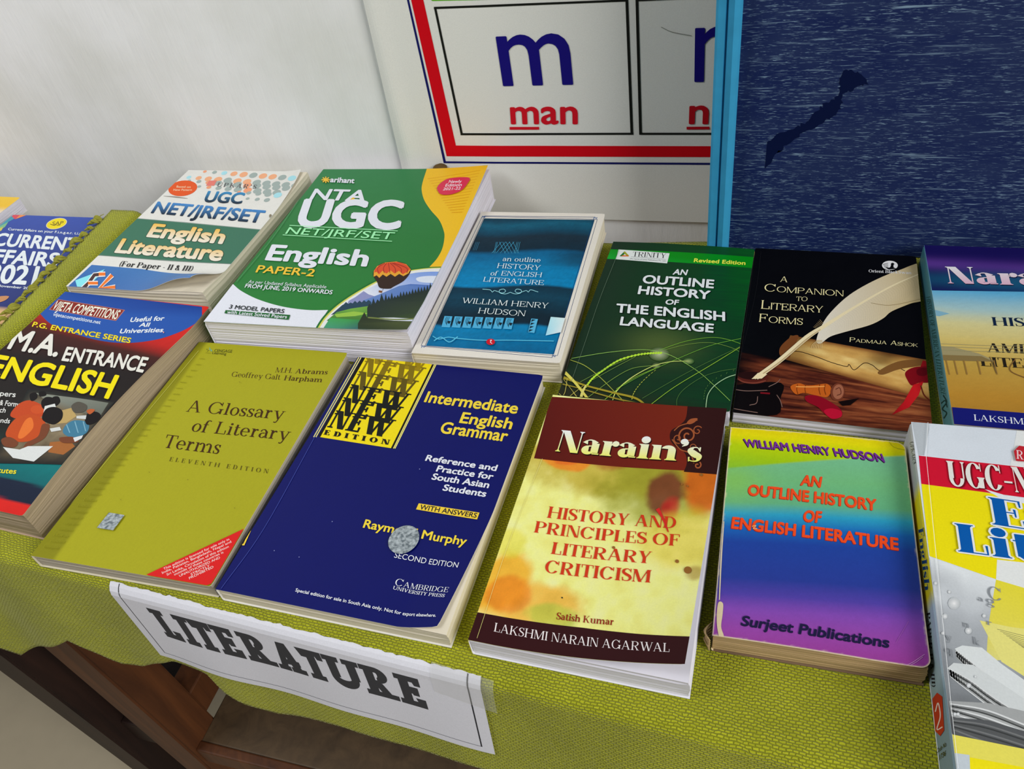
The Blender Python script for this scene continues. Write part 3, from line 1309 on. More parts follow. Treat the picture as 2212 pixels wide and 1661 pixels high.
so = cl.modifiers.new('thick', 'SOLIDIFY')
so.thickness = .0011
so.offset = -1.0
tag(cl, 'lime green woven tablecloth draped over the front of the table', 'tablecloth')
M_TASSEL = plain('lime_yarn', c(140, 138, 62), .9, .1, .6, 900, .35)


def tube(pts, rad, n=7):
    pts = catmull(pts, 5)
    rr = np.interp(np.linspace(0, 1, len(pts)), np.linspace(0, 1, len(rad)), rad)
    V, Fc = [], []
    for k, p in enumerate(pts):
        t = pts[min(k + 1, len(pts) - 1)] - pts[max(k - 1, 0)]
        t = t / (np.linalg.norm(t) + 1e-9)
        u = np.cross(t, (0, 0, 1.0))
        u = u / (np.linalg.norm(u) + 1e-9)
        w = np.cross(u, t)
        for i in range(n):
            a = 2 * math.pi * i / n
            V.append(p + rr[k] * (math.cos(a) * u + math.sin(a) * w))
    for k in range(len(pts) - 1):
        for i in range(n):
            j = (i + 1) % n
            Fc.append((k * n + i, k * n + j, (k + 1) * n + j, (k + 1) * n + i))
    Fc.append(tuple(range(n - 1, -1, -1)))
    Fc.append(tuple(range((len(pts) - 1) * n, len(pts) * n)))
    return V, Fc


tas = []
for q in range(3):
    V, Fc = [], []
    for k in range(4):
        a = RS.uniform(-.004, .004)
        v, f = tube([(0.003, a * .5, .0015), (-.003, a, .0035 + .0015 * k % 3 * .5), (-.008, a * .2 - .002 + k * .0012, .003), (-.012 - .002 * q, -.004 + k * .0018, .0005)],
                    [.0008, .0022, .0026, .0007])
        b0 = len(V)
        V += list(v)
        Fc += [tuple(i + b0 for i in g) for g in f]
    v, f = tube([(.002, .009, .002), (-.002, .004, .003), (.001, -.002, .002), (-.002, -.009, .002)], [.0005, .0006, .0006, .0004], 5)
    b0 = len(V)
    V += list(v)
    Fc += [tuple(i + b0 for i in g) for g in f]
    tas.append(mesh_obj('tassel', V, Fc, M_TASSEL, cl, None, True))
yy = .645
k = 0
while yy > .24:
    src = tas[k % 3]
    o = src if k < 3 else src.copy()
    if k >= 3:
        COL.objects.link(o)
    o.location = (cl_xl(yy) - .001, yy, cl_bump(cl_xl(yy), yy) - .0005)
    o.rotation_euler = (RS.uniform(-.6, .6), RS.uniform(-.2, .15), RS.uniform(-.2, 1.1))
    s_ = RS.uniform(.6, .95)
    o.scale = (s_, s_, s_)
    yy -= RS.uniform(.0085, .0125)
    k += 1

# ------------------------------------------------------------------ paper sign on the cloth
M_PAPER = print_mat('printed_paper', .75, .25, .05)
OFFP = .0016
q12 = Crop(220, 1240, 1100, 1661, 2212)
pc = [cloth_at(q12(p), x0, d0, OFFP) for p, x0, d0 in (((48, 32), -.42, .01), ((2062, 540), -.14, .012), ((2135, 980), -.14, .095), ((318, 440), -.42, .1))]
PW, PH = .29, .1


def sign_xd(a, b):
    """a, b metres on the sheet from its lower left corner"""
    s_, t_ = a / PW, b / PH
    top = (1 - s_) * np.array(pc[0]) + s_ * np.array(pc[1])
    bot = (1 - s_) * np.array(pc[3]) + s_ * np.array(pc[2])
    return bot * (1 - t_) + top * t_


def sign_pt(a, b, off=0.0):
    x, d = sign_xd(a, b)
    return tuple(cloth(x, d, OFFP + off))


sa = Art((0, 0, 0), (1, 0, 0), (0, 0, 1), (0, -1, 0), PW, PH, sign_pt, None, .005)
INKG = c(66, 66, 68)
sa.text('LITERATURE', (PW * .098, PH * .415), (PW * .852, PH * .405), (0, PH * .41), INKG, F_SLAB, sp=-.01, uvspace=True)
for q in ([(.026, .0), (.0275, .0), (.0275, 1.0), (.026, 1.0)], ):
    pass
ln = .0006
x0_, x1_, y0_ = PW * .028, PW * .972, PH * .075
sa.poly([(x0_, y0_), (x0_ + ln * 1.3, y0_), (x0_ + ln * 1.3, PH * .99), (x0_, PH * .99)], c(60, 60, 64), uvspace=True)
sa.poly([(x0_, y0_), (x1_, y0_), (x1_, y0_ + ln), (x0_, y0_ + ln)], c(100, 100, 104), uvspace=True)
sa.poly([(x1_ - ln * 1.6, y0_), (x1_, y0_), (x1_, PH * .985), (x1_ - ln * 1.6, PH * .985)], c(50, 50, 54), uvspace=True)
nx, ny = 110, 26
PV, PF, PC = [], [], []
WHT = c(200, 200, 206)
for j in range(ny + 1):
    for i in range(nx + 1):
        a, b_ = PW * i / nx, PH * j / ny
        if j == ny:
            b_ -= 0.0013 * float(vnoise(i * .6, 3.0, 3)) + .0009 * float(vnoise(i * 1.9, 9.0, 4))
        PV.append(sign_pt(a, b_))
        PC.append(WHT)
for j in range(ny):
    for i in range(nx):
        k = j * (nx + 1) + i
        PF.append((k, k + 1, k + nx + 2, k + nx + 1))
nb = len(PV)
PV += [(x, y + .0003, z - .0001) for x, y, z in PV]
PC += PC[:nb]
PF += [tuple(reversed([k + nb for k in f])) for f in PF[:nx * ny]]
b0 = len(PV)
PV += sa.V
PC += sa.C
PF += [tuple(k + b0 for k in f) for f in sa.F]
sign = mesh_obj('paper_sign', PV, PF, M_PAPER, None, PC)
tag(sign, 'white paper strip with big dark grey capitals hanging on the front of the green cloth', 'sign')
M_TAPE, nt, b = new_mat('clear_tape')
b.inputs['Base Color'].default_value = (.7, .7, .66, 1)
b.inputs['Alpha'].default_value = .22
b.inputs['Roughness'].default_value = .25
TV, TF = [], []
for j in range(7):
    for i in range(13):
        f, g = i / 12, j / 6
        a = PW * (.885 + .145 * f)
        b_ = PH * (1.0 - .02 * f - .28 * g - .06 * f * g)
        TV.append(sign_pt(a, b_, .0006 + .0005 * float(vnoise(i * .9, j * .9, 8))))
for j in range(6):
    for i in range(12):
        k = j * 13 + i
        TF.append((k, k + 13, k + 14, k + 1))
mesh_obj('clear_tape', TV, TF, M_TAPE, sign, None, True)

# ------------------------------------------------------------------ the poster
q6 = Crop(760, 0, 1640, 560, 2212)
YP = YW - .004
pl0 = at_y(787, 0, YP)
pl1 = at_y(870, 365, YP)
pb = at_y(1400, 477, YP)
PX0, PZ0 = float(pl1[0] - .01), float(pb[2])
PWD, PHT = 1.15, .95


def left_edge(z):
    return float(pl1[0] + (pl0[0] - pl1[0]) * (z - pl1[2]) / (pl0[2] - pl1[2]))


def poster_wave(a):
    return .0035 * math.exp(-((a - .022) / .010) ** 2) + .0015 * math.sin(a * 60) * math.exp(-a * 18)


pa = Art((PX0, YP, PZ0), (1, 0, 0), (0, 0, 1), (0, -1, 0), PWD, PHT, lambda a, b, off: (PX0 + a, YP - poster_wave(a) - off * 2, PZ0 + b), None, .05)
pa.crop = q6
RED, NAVY, BLK, GRN = c(190, 12, 28), c(24, 28, 92), c(28, 30, 26), c(92, 160, 40)
pa.poly([(330, -60), (1990, -95), (1990, -70), (1490, -50), (880, -4), (438, 6)], GRN)
pa.poly([(1488, -60), (1990, -95), (2600, -100), (2600, -400), (300, -400), (430, -40)], GRN)
EX = 3000
pa.poly([(295, -20), (197, -440), (208, -440), (306, -20)], NAVY)
pa.poly([(295, -20), (306, -20), (510, 876), (499, 886)], NAVY)
pa.poly([(499, 886), (510, 876), (EX, 889), (EX, 901)], NAVY)
pa.poly([(322, 0), (225, -440), (292, -440), (388, 0)], RED)
pa.poly([(322, 0), (388, 0), (565, 790), (515, 848)], RED)
pa.poly([(515, 848), (565, 790), (EX, 795), (EX, 855)], RED)
pa.stroke([(452, 40), (598, 732)], 12, BLK, curve=False)
pa.stroke([(446, 43), (1500, 1)], 12, BLK, curve=False)
pa.stroke([(1493, -4), (1521, 728)], 15, BLK, curve=False)
pa.stroke([(591, 728), (1529, 725)], 11, BLK, curve=False)
pa.stroke([(1548, -4), (1568, 728)], 15, BLK, curve=False)
pa.stroke([(1561, 725), (EX - 600, 725)], 11, BLK, curve=False)
pa.stroke([(1546, 0), (EX - 600, -40)], 12, BLK, curve=False)
INKB = c(28, 20, 112)
pa.text('m', (822, 463), (1203, 455), (-40, -262), INKB, b=.012, ref='x')
pa.text('man', (865, 670), (1228, 670), (-6, -86), c(188, 24, 40), b=.035, ref='x')
pa.stroke([(858, 695), (1018, 695)], 15, c(188, 24, 40), curve=False)
pa.text('n', (1860, 440), (2062, 438), (4, -285), INKB, b=.012, ref='x')
pa.text('net', (1830, 669), (1936, 669), (3, -92), c(170, 20, 34), b=.035, ref='x', fit='n')
pa.stroke([(1818, 694), (1942, 693)], 15, c(170, 20, 34), curve=False)
pa.stroke([(1680, 145), (1740, 172), (1845, 192)], 3, c(120, 120, 112))
nx, ny = 150, 60
V, Fc, C_ = [], [], []
POSTW = c(205, 205, 199)
for j in range(ny + 1):
    for i in range(nx + 1):
        a = PWD * (i / nx) ** 1.6
        b_ = PHT * j / ny
        x = PX0 + a
        xl = left_edge(PZ0 + b_)
        x = max(x, xl)
        V.append((x, YP - poster_wave(x - PX0), PZ0 + b_))
        C_.append(POSTW)
for j in range(ny):
    for i in range(nx):
        k = j * (nx + 1) + i
        Fc.append((k, k + 1, k + nx + 2, k + nx + 1))
nb = len(V)
V += [(x, y + .0006, z) for x, y, z in V]
C_ += C_[:nb]
Fc += [tuple(reversed([k + nb for k in f])) for f in Fc[:nx * ny]]
b0 = len(V)
V += pa.V
C_ += pa.C
Fc += [tuple(k + b0 for k in f) for f in pa.F]
po = mesh_obj('alphabet_poster', V, Fc, print_mat('vinyl', .5, .3, .03), None, C_)
tag(po, 'white alphabet poster with red border and blue letters hanging on the wall', 'poster')

# small brown knob on the wall at the poster's lower corner
kp = at_y(951, 366, YP - .005)
V, Fc = [], []
prof = [(0, -.0075), (.005, -.0075), (.0075, -.004), (.008, .001), (.006, .005), (.0, .006)]
n = 14
for r, y in prof:
    for i in range(n):
        a = 2 * math.pi * i / n
        V.append((r * math.cos(a) * (1 + .12 * math.sin(3 * a)), y + .001, r * .75 * math.sin(a)))
for k in range(len(prof) - 1):
    for i in range(n):
        j = (i + 1) % n
        Fc.append((k * n + i, k * n + j, (k + 1) * n + j, (k + 1) * n + i))
kn = mesh_obj('wall_knob', V, Fc, plain('brown_knob', c(96, 78, 50), .6, .3, .5, 300, .3), None, None, True)
kn.location = kp
tag(kn, 'small brown knob on the wall just above the big green and yellow book', 'knob')

# ------------------------------------------------------------------ the chalkboard
YB = .6475
fl0 = at_y(1527, 530, YB)
fl1 = at_y(1573, 540, YB)
BX0, BX1 = float(fl0[0]), float(fl1[0])
M_BOARD, nt, b = new_mat('scratched_navy_board')
tc = nd(nt, 'ShaderNodeTexCoord')
def streak(scale, rot, lo, hi, seed):
    mp = nd(nt, 'ShaderNodeMapping')
    mp.inputs['Scale'].default_value = scale
    mp.inputs['Rotation'].default_value = (0, rot, 0)
    mp.inputs['Location'].default_value = (seed, seed * .7, seed * 1.3)
    nz = nd(nt, 'ShaderNodeTexNoise', Scale=1.0, Detail=3.0, Roughness=.6, Distortion=.25)
    nt.links.new(tc.outputs['Object'], mp.inputs['Vector'])
    nt.links.new(mp.outputs['Vector'], nz.inputs['Vector'])
    mr = nd(nt, 'ShaderNodeMapRange')
    mr.inputs['From Min'].default_value = lo
    mr.inputs['From Max'].default_value = hi
    nt.links.new(nz.outputs['Fac'], mr.inputs['Value'])
    return mr.outputs['Result']
def mth(op, a, b_):
    n = nd(nt, 'ShaderNodeMath', operation=op)
    for k, v in enumerate((a, b_)):
        if isinstance(v, (int, float)):
            n.inputs[k].default_value = v
        else:
            nt.links.new(v, n.inputs[k])
    n.use_clamp = True
    return n.outputs[0]
s1 = streak((60, 3, 900), .02, .60, .72, 0)
s2 = streak((150, 3, 1400), -.06, .59, .74, 5)
s3 = streak((20, 3, 420), .05, .63, .78, 9)
pt = streak((11, 3, 16), .2, .38, .66, 3)
dust = streak((16, 3, 60), .1, .35, .8, 14)
tot = mth('MAXIMUM', mth('MAXIMUM', s1, s2), s3)
tot = mth('MULTIPLY', tot, mth('MULTIPLY_ADD', pt, .8))
tot = mth('ADD', mth('MULTIPLY', tot, 1.0), mth('MULTIPLY', dust, .05))
mx = nd(nt, 'ShaderNodeMix', data_type='RGBA')
mx.inputs[6].default_value = (*c(13, 33, 80), 1)
mx.inputs[7].default_value = (*c(128, 152, 172), 1)
nt.links.new(tot, mx.inputs[0])
nt.links.new(mx.outputs[2], b.inputs['Base Color'])
b.inputs['Roughness'].default_value = .6
b.inputs['Specular IOR Level'].default_value = .25
board = empty('chalkboard', (0, YB, 0))
tag(board, 'scratched navy blue chalkboard with light blue frame standing against the wall', 'chalkboard')
bar_obj('board_panel', BX1 - .004, .62, .006, .018, .001, .78, M_BOARD, board, 0)
M_FRAME = plain('light_blue_paint', c(60, 144, 182), .45, .4, .25, 60, .14)


def rail(x0, x1, z0, z1, vertical):
    """moulded rail: flat lip, groove, rounded bead"""
    w = (x1 - x0) if vertical else (z1 - z0)
    prof = [(0, .024), (0, .002), (.10, -.001), (.38, -.002), (.43, .0004), (.46, .0004), (.50, -.003), (.72, -.006), (.93, -.004), (1.0, .001), (1.0, .024)]
    V, Fc = [], []
    for e_ in (0, 1):
        for a, y in prof:
            if vertical:
                V.append((x0 + a * w, y, z1 if e_ else z0))
            else:
                V.append((x1 if e_ else x0, y, z0 + a * w))
    n = len(prof)
    for k in range(n):
        j = (k + 1) % n
        f = (k, j, n + j, n + k)
        Fc.append(f if vertical else tuple(reversed(f)))
    Fc.append(tuple(range(n - 1, -1, -1)))
    Fc.append(tuple(range(n, 2 * n)))
    return mesh_obj('frame_rail', V, Fc, M_FRAME, board)


rail(BX0, BX1, .001, .80, True)
rail(.62, .62 + BX1 - BX0, .001, .80, True)
rail(BX1, .62, .78, .80, False)
# dark smear left by a wet wipe
q7 = Crop(1480, 0, 2212, 560, 2171)
ba = Art((0, YB + .006, 0), (1, 0, 0), (0, 0, 1), (0, -1, 0), 2, 2, lambda a, b_, off: (a, .006 - off * 3, b_))
ba.crop = q7
SM = c(10, 22, 58)
for pts in ([(392, 1150), (392, 1045), (440, 955), (560, 885), (680, 825), (760, 785), (850, 715), (900, 665), (960, 635), (992, 560), (990, 500), (1050, 445), (1110, 475), (1170, 530), (1130, 548), (1070, 575), (1012, 600), (998, 655), (985, 705), (885, 780), (765, 852), (645, 938), (585, 975), (515, 1082), (460, 1142)],):
    q = catmull(pts, 6, True)
    q = q + np.stack([vnoise(np.arange(len(q)) * .9, np.zeros(len(q)), 1) - .5, vnoise(np.arange(len(q)) * .9, np.ones(len(q)) * 5, 2) - .5], 1) * 26
    ba.poly([tuple(p) for p in q], SM)
smr = mesh_obj('wipe_mark', ba.V, [tuple(f) for f in ba.F], print_mat('wet_mark', .6, .2, 0), board, ba.C)

# ================================================================== the books
GLOSS = print_mat('glossy_cover', .36, .5, .06)
SATIN = print_mat('satin_cover', .5, .4, .05)
P_WHITE = pages_mat('white_pages', c(206, 204, 212), .92)
P_CREAM = pages_mat('cream_pages', c(204, 196, 178), .86)
P_SMOOTH = pages_mat('smooth_edges', c(206, 198, 178), .95)
P_OLD = pages_mat('aged_pages', c(182, 156, 116), .55)
P_GREY = pages_mat('grey_pages', c(176, 168, 152), .66)
P_BROWN = pages_mat('worn_pages', c(166, 150, 126), .6)
M_HOLO, nt, b = new_mat('silver_foil')
tc = nd(nt, 'ShaderNodeTexCoord')
nz = nd(nt, 'ShaderNodeTexNoise', Scale=420.0, Detail=4.0)
nt.links.new(tc.outputs['Object'], nz.inputs['Vector'])
cr = nd(nt, 'ShaderNodeValToRGB')
cr.color_ramp.elements[0].color = (*c(96, 106, 112), 1)
cr.color_ramp.elements[1].color = (*c(170, 178, 182), 1)
cr.color_ramp.elements[0].position = .35
cr.color_ramp.elements[1].position = .65
nt.links.new(nz.outputs['Fac'], cr.inputs['Fac'])
nt.links.new(cr.outputs['Color'], b.inputs['Base Color'])
b.inputs['Metallic'].default_value = .45
b.inputs['Roughness'].default_value = .4

WH = c(206, 206, 206)
q1 = Crop(0, 340, 680, 850, 2212)
q2 = Crop(420, 340, 1100, 850, 2212)
q3 = Crop(860, 420, 1400, 850, 2086)
q4 = Crop(1180, 500, 1660, 920, 1898)
q5 = Crop(1560, 500, 2212, 960, 2212)
qL = Crop(0, 600, 500, 1200, 1384)
qB = Crop(60, 720, 780, 1320, 1993)
qA = Crop(440, 760, 1200, 1420, 1913)
qG = Crop(980, 840, 1620, 1540, 1519)
qH = Crop(1500, 880, 2060, 1520, 1453)
qI = Crop(1900, 880, 2212, 1661, 664)
qM = Crop(0, 420, 300, 720, 1661)


def flat(col, amt=.03, sc=30):
    def f(u, v):
        n = 1 + amt * (fbm(u * sc, v * sc * 1.4, 3) - .5) * 2
        return np.array(col)[None, :] * n[:, None]
    return f


# ---- A: navy grammar ------------------------------------------------
def def_a(s, t):
    k = max(0, s - .8) / .2
    m = max(0, 1 - t / .42)
    q = (k * m) ** 1.3
    return (-.0075 * k * m ** 1.3, .004 * q, .0025 * q)


A_ = Book('navy blue paperback with yellow title and a striped yellow patch at its top left', -.3302, .2155, -.98, .1688, .2360, .0139,
          flat(c(4, 14, 92)), P_CREAM, GLOSS, def_a, lambda a, b: c(14, 24, 96))
a = A_.art
a.crop = qA
NV, YL = c(12, 16, 20), c(222, 196, 20)
a.poly([(862, 30), (1258, 72), (1035, 528), (622, 460)], c(20, 18, 14))
a.poly([(880, 30), (1242, 68), (1018, 524), (634, 464)], YL)
for o in (-24, -36):
    a.stroke([(880 + o, 30), (634 + o, 464)], 5, c(224, 206, 120), curve=False)
for o in (14, 22):
    a.stroke([(1242 + o, 68), (1018 + o, 526)], 5, c(224, 206, 120), curve=False)
for k in range(6):
    y_ = 5 - k
    f = k / 5
    col = mixc(c(150, 128, 16), c(18, 22, 20), min(1, .1 + f * 1.5))
    a.text('NEW', (670 + 41 * y_, 410 - 71 * y_), (1022 + 41 * y_ - 20, 468 - 71 * y_), (52, -92), col, F_SLABN, sp=-.06)
a.text('EDITION', (650, 450), (1008, 507), (10, -26), c(24, 20, 14), F_SLABN, sp=.32)
YT = c(222, 192, 62)
a.text('Intermediate', (1197, 272), (1702, 337), (24, -55), YT, b=.045)
a.text('English', (1388, 385), (1672, 421), (22, -55), YT, b=.045)
a.text('Grammar', (1281, 440), (1646, 489), (22, -58), YT, b=.045)
W_ = c(204, 206, 214)
a.text('Reference and', (1203, 592), (1590, 649), (14, -30), W_, b=.05)
a.text('Practice for', (1262, 650), (1570, 696), (14, -31), W_, b=.05)
a.text('South Asian', (1237, 694), (1548, 742), (14, -32), W_, b=.05)
a.text('Students', (1297, 754), (1532, 790), (14, -32), W_, b=.05)
a.poly([(1170, 825), (1500, 876), (1487, 913), (1155, 858)], c(220, 186, 60))
a.text('WITH ANSWERS', (1173, 857), (1482, 904), (9, -25), c(20, 20, 40), b=.03)
a.text('Raymond Murphy', (865, 956), (1424, 1054), (16, -43), YT, b=.04)
a.text('SECOND EDITION', (1035, 1120), (1380, 1175), (9, -29), W_, b=.0)
a.text('Cambridge', (1038, 1270), (1326, 1309), (12, -37), W_, F_TIMES, small=True)
a.text('UNIVERSITY PRESS', (1028, 1292), (1308, 1336), (6, -18), W_, F_TIMES, b=.015)
a.text('Special edition for sale in South Asia only. Not for export elsewhere.', (498, 1304), (1262, 1442), (6, -17), W_, b=.03)
a.stroke([(795, 130), (640, 400), (330, 960), (95, 1290)], 2.5, c(60, 72, 150))
a.poly([(233, 975), (258, 975), (222, 1055), (200, 1052)], c(220, 186, 60))
a.stroke([(242, 985), (214, 1045)], 6, c(20, 20, 60), curve=False)
for p in ((700, 925), (520, 1118), (385, 1083), (1175, 640), (1820, 560)):
    a.ell(p[0], p[1], 3, 3, c(120, 126, 170), n=8)
A_.finish()
c0 = a.uv((1090, 1025))
sticker(A_, 'hologram_sticker', [(c0[0] + .0107 * math.cos(k * .2244), c0[1] + .0117 * math.sin(k * .2244)) for k in range(28)], M_HOLO, label='round silver foil sticker')

# ---- B: lime glossary ------------------------------------------------
CB = np.array(c(154, 151, 34))


def bg_b(u, v):
    n = 1 + .05 * (fbm(u * 260, v * 380, 2, 2) - .5)
    edge = .052 + .085 * (1 - v)
    band = 1 - sstep(edge - .014, edge + .016, u)
    col = CB[None, :] * n[:, None]
    return col * (1 - .36 * band[:, None])


B_ = Book('lime yellow paperback with brown italic title and a red corner triangle', -.4885, .2149, .70, .1538, .2388, .0138,
          bg_b, P_GREY, SATIN, None, lambda a, b: c(128, 124, 28), ng=(120, 60), edge=c(196, 190, 170))
a = B_.art
a.crop = qB
BR_ = c(74, 52, 22)
a.text('M.H.', (1478, 233), (1578, 237), (10, -29), BR_, F_CLAR)
a.text('Abrams', (1597, 240), (1790, 246), (10, -28), BR_, F_CLARB)
a.text('Geoffrey Galt', (1216, 259), (1508, 278), (10, -30), BR_, F_CLAR)
a.text('Harpham', (1530, 281), (1758, 293), (10, -29), BR_, F_CLARB)
a.text('A Glossary', (945, 468), (1528, 516), (30, -68), c(66, 42, 16), F_CLAR)
a.text('of Literary', (973, 586), (1560, 640), (31, -70), c(66, 42, 16), F_CLAR)
a.text('Terms', (802, 682), (1140, 722), (32, -76), c(66, 42, 16), F_CLAR)
a.text('ELEVENTH EDITION', (845, 764), (1436, 838), (9, -24), c(92, 84, 20), F_TIMESB, sp=.5)
a.text('CENGAGE', (1114, 112), (1221, 117), (5, -17), c(84, 84, 30), b=.01)
a.text('Learning', (1103, 124), (1186, 131), (4, -15), c(84, 84, 30), b=.01)
for x, y, r, k in ((1072, 97, 3, 0), (1080, 103, 3, 0), (1090, 96, 5, 1), (1098, 104, 6, 1), (1088, 88, 3, 1), (1076, 109, 2, 0)):
    a.ell(x, y, r, r * .9, c(120, 160, 130) if k else c(90, 96, 40), n=10)
a.stroke([(1022, 105), (8, 1322)], 2, c(186, 184, 90), curve=False)
for k in range(34):
    f = k / 33
    x, y = 1058 - 945 * f + RS.uniform(-2, 14), 120 + 1165 * f
    x -= 0
    wd = 30 + 60 * f
    wdn = ['bourgeois', 'antihero', 'bombast', 'ballad', 'bathos', 'burlesque', 'canon of', 'carpe diem', 'catharsis', 'chorus', 'conceit'][k % 11]
    a.text(wdn, (x - 20 * f, y), (x - 20 * f + wd, y + wd * .09), (4 + 4 * f, -8 - 8 * f), mixc(tuple(CB * .66), tuple(CB), .45), F_TIMES)
a.poly([(712, 1447), (1300, 1170), (1190, 1360), (1100, 1500), (1020, 1530)], c(196, 34, 34))
for txt, p, r_ in (('This edition is licensed for sale only in', (817, 1420), (1209, 1240)), ('India, Pakistan, Bangladesh, Nepal and', (808, 1443), (1221, 1255)),
                   ('Sri Lanka. Circulation of this edition', (836, 1454), (1206, 1284)), ('outside of these countries is', (880, 1453), (1174, 1318)),
                   ('UNAUTHORIZED AND', (911, 1461), (1154, 1350)), ('STRICTLY', (980, 1453), (1093, 1399)), ('PROHIBITED', (970, 1476), (1115, 1406))):
    a.text(txt, p, r_, (-4, -13), c(232, 200, 196), b=.008)
for p in ((1270, 296), (730, 835), (960, 880), (1240, 1050), (560, 1000)):
    a.ell(p[0], p[1], 3, 2.4, c(110, 100, 30), n=8)
B_.finish()
hq = [tuple(a.uv(p)) for p in ((418, 1168), (515, 1183), (582, 1092), (490, 1077))]
sticker(B_, 'hologram_sticker', hq, M_HOLO, label='square silver foil sticker')


# ---- C: thick green exam guide --------------------------------------
def def_c(s, t):
    k = max(0, s - .55) / .45
    return (-.002 * k * k * t ** 4, .0, .0045 * k * k * max(0, t - .55) / .45 + .0035 * k * k * max(0, 1 - t / .15))


def bg_c(u, v):
    g = stops(v, [(0, c(40, 118, 52)), (.5, c(44, 114, 58)), (1, c(52, 120, 74))])
    return g * (1 + .05 * (fbm(u * 200, v * 300, 1, 2) - .5))[:, None]


C_ = Book('thick green and yellow exam guide with white lettering and a balloon picture', -.4762, .4555, 1.5, .2005, .274, .038,
          bg_c, P_WHITE, GLOSS, def_c, lambda a, b: c(40, 112, 52), edge=c(206, 204, 212))
a = C_.art
a.crop = q2
WG = c(204, 206, 214)
q = catmull([(1640, 60), (1605, 170), (1597, 230), (1615, 300), (1660, 370), (1720, 440), (1750, 510), (1757, 560), (1742, 640), (1705, 710), (1650, 772)], 6)
a.poly([tuple(x) for x in q] + [(1780, 790), (2140, 60)], c(222, 174, 40))
for k in range(15):
    x0 = 1660 + 12 * k
    a.stroke([(1640 + k * 12, 150 + 17 * k), (2010 - k * 9, 90 + 21 * k)], 6, c(208, 160, 32), curve=False)
q = catmull([(270, 890), (330, 940), (450, 1000), (620, 1050), (800, 1074), (940, 1074)], 6)
a.poly([tuple(x) for x in q] + [(880, 1160), (800, 1275), (20, 1210), (255, 890)], WG)
rim = [(815, 1265), (905, 1120), (1040, 1000), (1250, 875), (1420, 808), (1600, 776), (1780, 768)]
full = [tuple(x) for x in catmull(rim, 8)]
a.poly(full + [(1560, 1290), (1470, 1310)], c(30, 104, 44))
def inset(f0, f1):
    return [(x + f0, y + f1) for x, y in full]
a.poly(inset(12, 6) + [(1560, 1290), (1470, 1310)], c(190, 190, 90))
a.poly(inset(22, 11) + [(1560, 1290), (1470, 1310)], c(206, 206, 204))
pic = [tuple(x) for x in catmull([(872, 1268), (960, 1130), (1090, 1005), (1290, 893), (1500, 824), (1640, 806), (1780, 806)], 8)]


def sky(x, y):
    t = min(max((y - 800) / 480, 0), 1)
    return mixc(c(112, 142, 200), c(206, 208, 216), min(1, t * 3.2))


pp = pic + [(1560, 1290), (1470, 1285)]
a.poly(pp, [sky(*p) for p in pp])
a.smooth([(1560, 850), (1650, 835), (1790, 845), (1780, 880), (1600, 880)], c(196, 202, 214))
def jag(x0, y0, x1, y1, n, amp, seed):
    r = np.random.RandomState(seed)
    o = []
    for k in range(n + 1):
        f = k / n
        o.append((x0 + (x1 - x0) * f, y0 + (y1 - y0) * f - (amp * r.uniform(.3, 1) if k % 2 else 0)))
    return o
a.poly([(1085, 1010), (1130, 985), (1190, 942), (1225, 965), (1290, 985), (1320, 1010), (1200, 1040), (1075, 1030)], c(132, 136, 176))
a.poly([(1180, 1010), (1300, 965), (1440, 905), (1520, 892), (1690, 902), (1740, 930), (1640, 1010), (1300, 1040)], [c(96, 124, 176)] * 3 + [c(72, 104, 168)] * 5)
a.poly([(960, 1110), (1040, 1040)] + jag(1050, 1035, 1240, 1015, 12, 24, 2) + [(1260, 1060), (1100, 1080)], c(38, 66, 84))
a.poly([(930, 1150), (1000, 1090), (1100, 1065), (1240, 1045), (1240, 1130), (1150, 1160)], [c(62, 112, 50), c(90, 140, 60), c(112, 160, 66), c(104, 150, 60), c(70, 120, 50), c(84, 136, 50)])
a.poly([(985, 1105), (1120, 1085), (1230, 1098), (1130, 1118), (1000, 1125)], c(140, 176, 70))
a.poly([(955, 1130), (1100, 1140), (1300, 1150), (1620, 1160), (1580, 1290), (1450, 1310), (850, 1290)],
       [c(64, 150, 80), c(60, 140, 70), c(40, 84, 60), c(56, 80, 44), c(50, 64, 40), c(40, 80, 74), c(70, 130, 140)])
a.poly([(1215, 1130)] + jag(1215, 1060, 1330, 1000, 8, 50, 5) + jag(1335, 1010, 1690, 925, 34, 52, 6) + [(1640, 1090), (1600, 1140), (1400, 1128)], [c(36, 50, 44)] * 1 + [c(34, 48, 46)] * 44 + [c(52, 68, 44), c(60, 74, 40), c(50, 70, 40)])
a.poly([(1150, 1170), (1195, 1090), (1215, 1130), (1400, 1150), (1610, 1160), (1560, 1290), (1480, 1300), (1300, 1290), (1150, 1240)], [c(44, 56, 34), c(34, 48, 36), c(40, 50, 30), c(52, 62, 38), c(80, 90, 48), c(48, 60, 36), c(34, 50, 36), c(30, 56, 46), c(34, 56, 40)])
a.stroke([(1220, 1128), (1420, 1142), (1610, 1132)], 9, c(110, 122, 66))
a.poly([(870, 1262)] + jag(880, 1235, 1130, 1240, 16, 16, 9) + [(1200, 1275), (1200, 1300), (860, 1290)], c(176, 196, 200))
